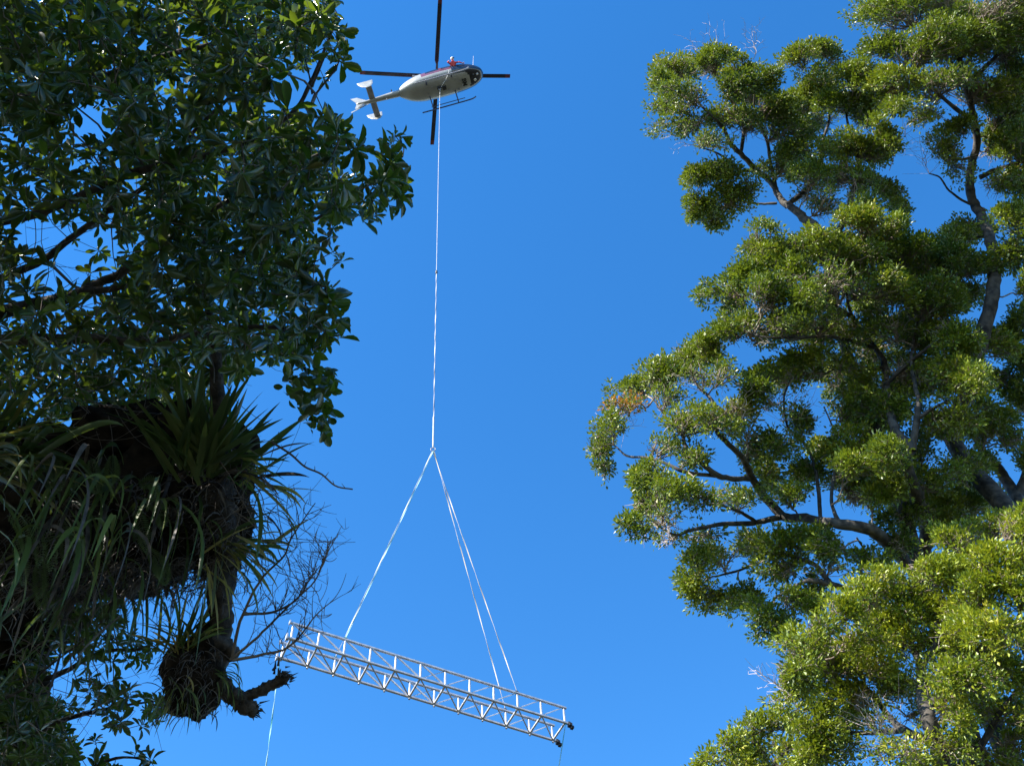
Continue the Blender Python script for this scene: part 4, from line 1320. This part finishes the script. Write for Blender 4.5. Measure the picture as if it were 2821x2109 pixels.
for s in (-1, 1):
    bl = plate(MB(), [(.07, .06), (.08, .78), (-.08, .78), (-.07, .06)], .025, 'y')
    v = np.concatenate(bl.v)
    a_ = math.radians(62 + (0 if s > 0 else 180))
    bl.v = [np.stack([w[:, 0] * math.cos(a_) + w[:, 2] * math.sin(a_), w[:, 1], -w[:, 0] * math.sin(a_) + w[:, 2] * math.cos(a_)], 1) + np.array([-6.08, .32, 1.12]) for w in bl.v]
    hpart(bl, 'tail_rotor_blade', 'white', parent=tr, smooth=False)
# rotor
hpart(MB().tube([(0, 0, 1.9), (0, 0, 2.5)], [.14, .10], k=14), 'rotor_mast', 'greypaint')
hub = hpart(MB().tube([(0, 0, 2.24), (0, 0, 2.30), (0, 0, 2.42), (0, 0, 2.48)], [.22, .32, .30, .10], k=16), 'rotor_hub', 'blade')
for k_, a0 in enumerate((18, 108, 198, 288)):
    a_ = math.radians(a0)
    e1 = np.array([math.cos(a_), math.sin(a_), 0])
    e2 = np.array([-math.sin(a_), math.cos(a_), 0])

    def sect(rr, ch, z, thk):
        return [np.array([0, 0, 2.35 + z]) + e1 * rr + e2 * (u * ch) + np.array([0, 0, w * thk]) for u, w in ((.35, 0), (.18, .5), (-.2, .35), (-.65, .02), (-.2, -.35), (.18, -.5))]
    rs = [(.25, .16, 0, .08), (.85, .13, .01, .07), (1.15, .30, .015, .05), (2.5, .31, .06, .045), (4.0, .31, .14, .04), (5.25, .31, .22, .035)]
    tip = [(5.25, .31, .22, .035), (5.65, .29, .25, .03)]
    for nm, st, m_ in (('rotor_blade', rs, 'blade'), ('blade_tip', tip, 'blade_tip')):
        v = np.array([sect(*s) for s in st]).reshape(-1, 3)
        ii = np.arange(len(st) * 6).reshape(-1, 6)
        jj = np.roll(ii, -1, 1)
        b = MB().add(v, np.stack([ii[:-1], jj[:-1], jj[1:], ii[1:]], -1).reshape(-1, 4))
        b.add(v[:6], [[5, 4, 3, 2, 1, 0]]).add(v[-6:], [[0, 1, 2, 3, 4, 5]])
        if nm == 'rotor_blade':
            blade = hpart(b, nm, m_, smooth=False)
        else:
            hpart(b, nm, m_, parent=blade, smooth=False)
    hpart(MB().tube([e1 * .3 + np.array([0, 0, 2.36]), e1 * .95 + np.array([0, 0, 2.36])], [.10, .07], k=8), 'blade_grip', 'blade', parent=blade)
# skids
for s in (-1, 1):
    hpart(MB().tube(smooth_path([(-1.75, s * 1.15, -.74), (-.9, s * 1.15, -.76), (1.0, s * 1.15, -.76), (1.9, s * 1.15, -.74), (2.15, s * 1.15, -.66), (2.32, s * 1.15, -.52)], 24), .05, k=10), 'skid', 'gear' if s > 0 else 'greypaint')
    hpart(MB().tube([(-1.0, s * 1.06, -.42), (1.55, s * 1.06, -.42)], .032, k=8), 'flight_step', 'gear')
for x in (-.9, 1.0):
    hpart(MB().tube(smooth_path([(x, -1.15, -.74), (x, -1.05, -.45), (x, -.80, -.10), (x, -.55, .09), (x, .55, .09), (x, .80, -.10), (x, 1.05, -.45), (x, 1.15, -.74)], 30), .045, k=10), 'cross_tube', 'gear')
# hook, boxes, antennas, belly fittings
hk = hpart(MB().box((-.08, -.06, -.13), .30, .22, .22).box((.28, .04, -.10), .26, .26, .18), 'cargo_hook', 'black', smooth=False)
hpart(MB().tube([(-.08 + .09 * math.cos(t), -.06, -.32 + .09 * math.sin(t)) for t in np.linspace(0, 6.28, 17)], .022, k=6, cap=False), 'hook_ring', 'greypaint', parent=hk)
for (x, y, z, dx, dy, dz, r) in ((2.55, -.30, .10, .05, -.1, -.30, .02), (-4.0, .02, .84, 0, 0, -.22, .05), (-3.5, -.30, 1.05, 0, -.15, 0, .06), (2.75, -.45, 1.12, .25, -.35, .95, .018), (-.4, .35, .0, 0, 0, -.14, .03), (1.6, .25, .0, 0, 0, -.16, .03)):
    hpart(MB().tube([(x, y, z), (x + dx, y + dy, z + dz)], [r, r * .6], k=8), 'antenna', 'greypaint')
hpart(MB().tube([(2.60, .12, .04), (2.60, .12, -.02)], [.10, .09], k=14), 'landing_light', 'helmet')
hpart(MB().tube([(2.85, -.22, .12), (2.85, -.22, .06)], [.08, .07], k=14), 'landing_light', 'helmet')
for (x, y) in ((.6, -.35), (.6, .3), (-.6, -.2), (1.5, -.1), (-1.0, .25), (1.3, .5)):
    hpart(MB().box((x, y, .012), .16, .10, .03), 'belly_panel', 'greypaint', smooth=False)


def letters(txt, size, cx, cy):
    cu = bpy.data.curves.new('lettering', 'FONT')
    cu.body = txt
    cu.size = size
    cu.extrude = .012
    cu.offset = .012
    cu.align_x = 'CENTER'
    cu.align_y = 'CENTER'
    o = bpy.data.objects.new('lettering', cu)
    COL.objects.link(o)
    bpy.context.view_layer.update()
    me = bpy.data.meshes.new_from_object(o.evaluated_get(bpy.context.evaluated_depsgraph_get()))
    bpy.data.objects.remove(o)
    me.materials.clear()
    me.materials.append(M['letter'])
    for v in me.vertices:       # text up = nose, read from below from starboard to port
        x, y, z = v.co
        lx, ly = cx + y, cy + x
        v.co = (lx, ly, -.004 - z + .012 * max(0, lx - 1.4) + .10 * max(0, abs(ly) - .45))
    q = bpy.data.objects.new('lettering', me)
    COL.objects.link(q)
    q.parent = heli
    q["label"] = 'black registration letters on the white belly'
    return q


letters('BM', .44, 1.80, .08)

# pilot leaning out of the starboard door
pil = tag(empty('person', H((1.3, -.6, .6))), 'person in red suit and white helmet leaning out of the helicopter side', 'person')
pv = {'pelvis': (1.30, -.62, .72, .16), 'waist': (1.32, -.80, .95, .15), 'chest': (1.36, -1.02, 1.18, .18), 'neck': (1.40, -1.16, 1.36, .065), 'head': (1.43, -1.24, 1.50, .10),
      'rs': (1.16, -1.06, 1.26, .075), 're': (1.00, -1.28, 1.08, .055), 'rw': (1.10, -1.42, .88, .038), 'rh': (1.13, -1.46, .80, .040),
      'ls': (1.57, -1.02, 1.24, .075), 'le': (1.82, -1.08, 1.05, .055), 'lw': (2.00, -.98, .95, .038), 'lh': (2.08, -.95, .93, .040),
      'rk': (1.75, -.60, .80, .085), 'ra': (1.80, -.58, .40, .055), 'lk': (1.72, -.42, .80, .085), 'la': (1.78, -.40, .40, .055)}
ed = [('pelvis', 'waist'), ('waist', 'chest'), ('chest', 'neck'), ('neck', 'head'), ('chest', 'rs'), ('rs', 're'), ('re', 'rw'), ('rw', 'rh'), ('chest', 'ls'), ('ls', 'le'), ('le', 'lw'), ('lw', 'lh'), ('pelvis', 'rk'), ('rk', 'ra'), ('pelvis', 'lk'), ('lk', 'la')]
for hnd, dirv in (('rh', (.1, -.12, -.99)), ('lh', (.95, .1, -.2))):
    dv = unit(np.array(dirv))
    s_, u_ = perp(dv)
    c = np.array(pv[hnd][:3])
    for q in range(5):
        o1 = c + s_ * (.030 * (q - 1.8)) + dv * (.03 if q else -.01)
        o2 = o1 + (dv + (0 if q else -1.0) * s_ + .25 * u_) * (.045 if q else .035)
        o3 = o2 + (dv * .6 + .8 * u_) * .03
        for w, p_ in enumerate((o1, o2, o3)):
            pv[f'{hnd}{q}{w}'] = (*p_, .010)
        ed += [(hnd, f'{hnd}{q}0'), (f'{hnd}{q}0', f'{hnd}{q}1'), (f'{hnd}{q}1', f'{hnd}{q}2')]
names = list(pv)
me = bpy.data.meshes.new('body')
me.from_pydata([tuple(H(pv[k][:3])) for k in names], [(names.index(a), names.index(b)) for a, b in ed], [])
body = bpy.data.objects.new('body', me)
COL.objects.link(body)
sm = body.modifiers.new('skin', 'SKIN')
me.skin_vertices.new() if not me.skin_vertices else None
for i, k in enumerate(names):
    sv = me.skin_vertices[0].data[i]
    sv.radius = (pv[k][3], pv[k][3])
    sv.use_root = (k == 'pelvis')
ss = body.modifiers.new('sub', 'SUBSURF')
ss.levels = ss.render_levels = 1
bpy.context.view_layer.update()
me2 = bpy.data.meshes.new_from_object(body.evaluated_get(bpy.context.evaluated_depsgraph_get()))
body.modifiers.clear()
body.data = me2
me2.materials.clear()
me2.materials.append(M['red'])
me2.materials.append(M['skin'])
hd = [H(pv[k][:3]) for k in ('head', 'rh', 'lh')]
for p_ in me2.polygons:
    p_.use_smooth = True
    if min((np.linalg.norm(np.array(p_.center) - h_) - (.10 if n_ == 0 else .07)) for n_, h_ in enumerate(hd)) < 0:
        p_.material_index = 1
body.parent = pil
body.matrix_parent_inverse = pil.matrix_basis.inverted()
hb_ = MB()
blob(hb_, H((1.42, -1.25, 1.55)), .135, .14, .135, amp=.01, nu=18, nv=12)
hb_.build('helmet', M['helmet'], pil, smooth=True)
vb = MB()
blob(vb, H((1.50, -1.30, 1.50)), .085, .09, .05, amp=.01, nu=14, nv=10)
vb.build('visor', M['glass'], pil, smooth=True)

# ------------------------------------------------------------------ long line, control cable, tag lines
hook = H((-.08, -.06, -.41))
ll = tag(empty('long_line', hook), 'long thin line running from the helicopter hook down to the sling', 'rope')
m1, m2 = hook + (APEX - hook) * .62, hook + (APEX - hook) * .94
MB().tube(chain_pts(hook, m1, 60), .017, k=6).build('rope', M['rope'], ll, smooth=True)
MB().ribbon(chain_pts(m1, m2, 90), .042, .030, 2.3).build('lower_rope', M['rope_g'], ll)
MB().tube(smooth_path([m2, m2 + (APEX - m2) * .12, m2 + (APEX - m2) * .8, APEX + np.array([0, 0, .15])], 12), [.02, .04, .04, .04, .04, .04, .04, .04, .04, .04, .035, .02], k=10).build('weight', M['rope'], ll, smooth=True)
MB().tube([m1 + (hook - m1) * .004, m1 + (m1 - hook) * .006], .06, k=8).build('coupling', M['black'], ll, smooth=True)
cc_ = MB().tube(np.array([H(p) for p in smooth_path([(.95, -.98, .28), (.85, -.90, .06), (.6, -.62, -.10), (.2, -.25, -.12), (-.02, -.08, -.22)], 24)]), .028, k=6)
cbl = tag(cc_.build('control_cable', M['rope'], smooth=True), 'pale cable slung across the belly to the cargo hook', 'cable')
for (p0, q0, lab, mm) in (((1, -1), (733, 2109), 'teal tag line hanging from the left end of the truss', 'teal'), ((10.95, -1), (1540, 2109), 'thin tag line hanging from the right end of the truss', 'teal')):
    i, side = p0
    a = tn(0, 1, -1) - ax * .05 if i == 1 else tn(11, -1, -1) + ax * .03
    # hangs in the vertical plane through its end, pulled slightly by handlers on the ground
    best = min(np.linspace(20, 45, 400), key=lambda d: abs(W(q0[0], q0[1], d)[1] - a[1]))
    w_ = W(q0[0], q0[1], best)
    t = (a[2] - .02) / (a[2] - w_[2])
    gnd = a + (w_ - a) * t
    o = tag(empty('tag_line', a), lab, 'rope', 'tag lines on the truss')
    MB().ribbon(chain_pts(a, gnd, 160), .040 if i == 1 else .032, .015, 7 if i == 1 else 5).build('line', M[mm], o)
    MB().tube(a + (np.cos(th)[:, None] * ax + np.sin(th)[:, None] * v2_) * .06, .016, k=6, cap=False).build('knot', M['green_shackle'], o, smooth=True)
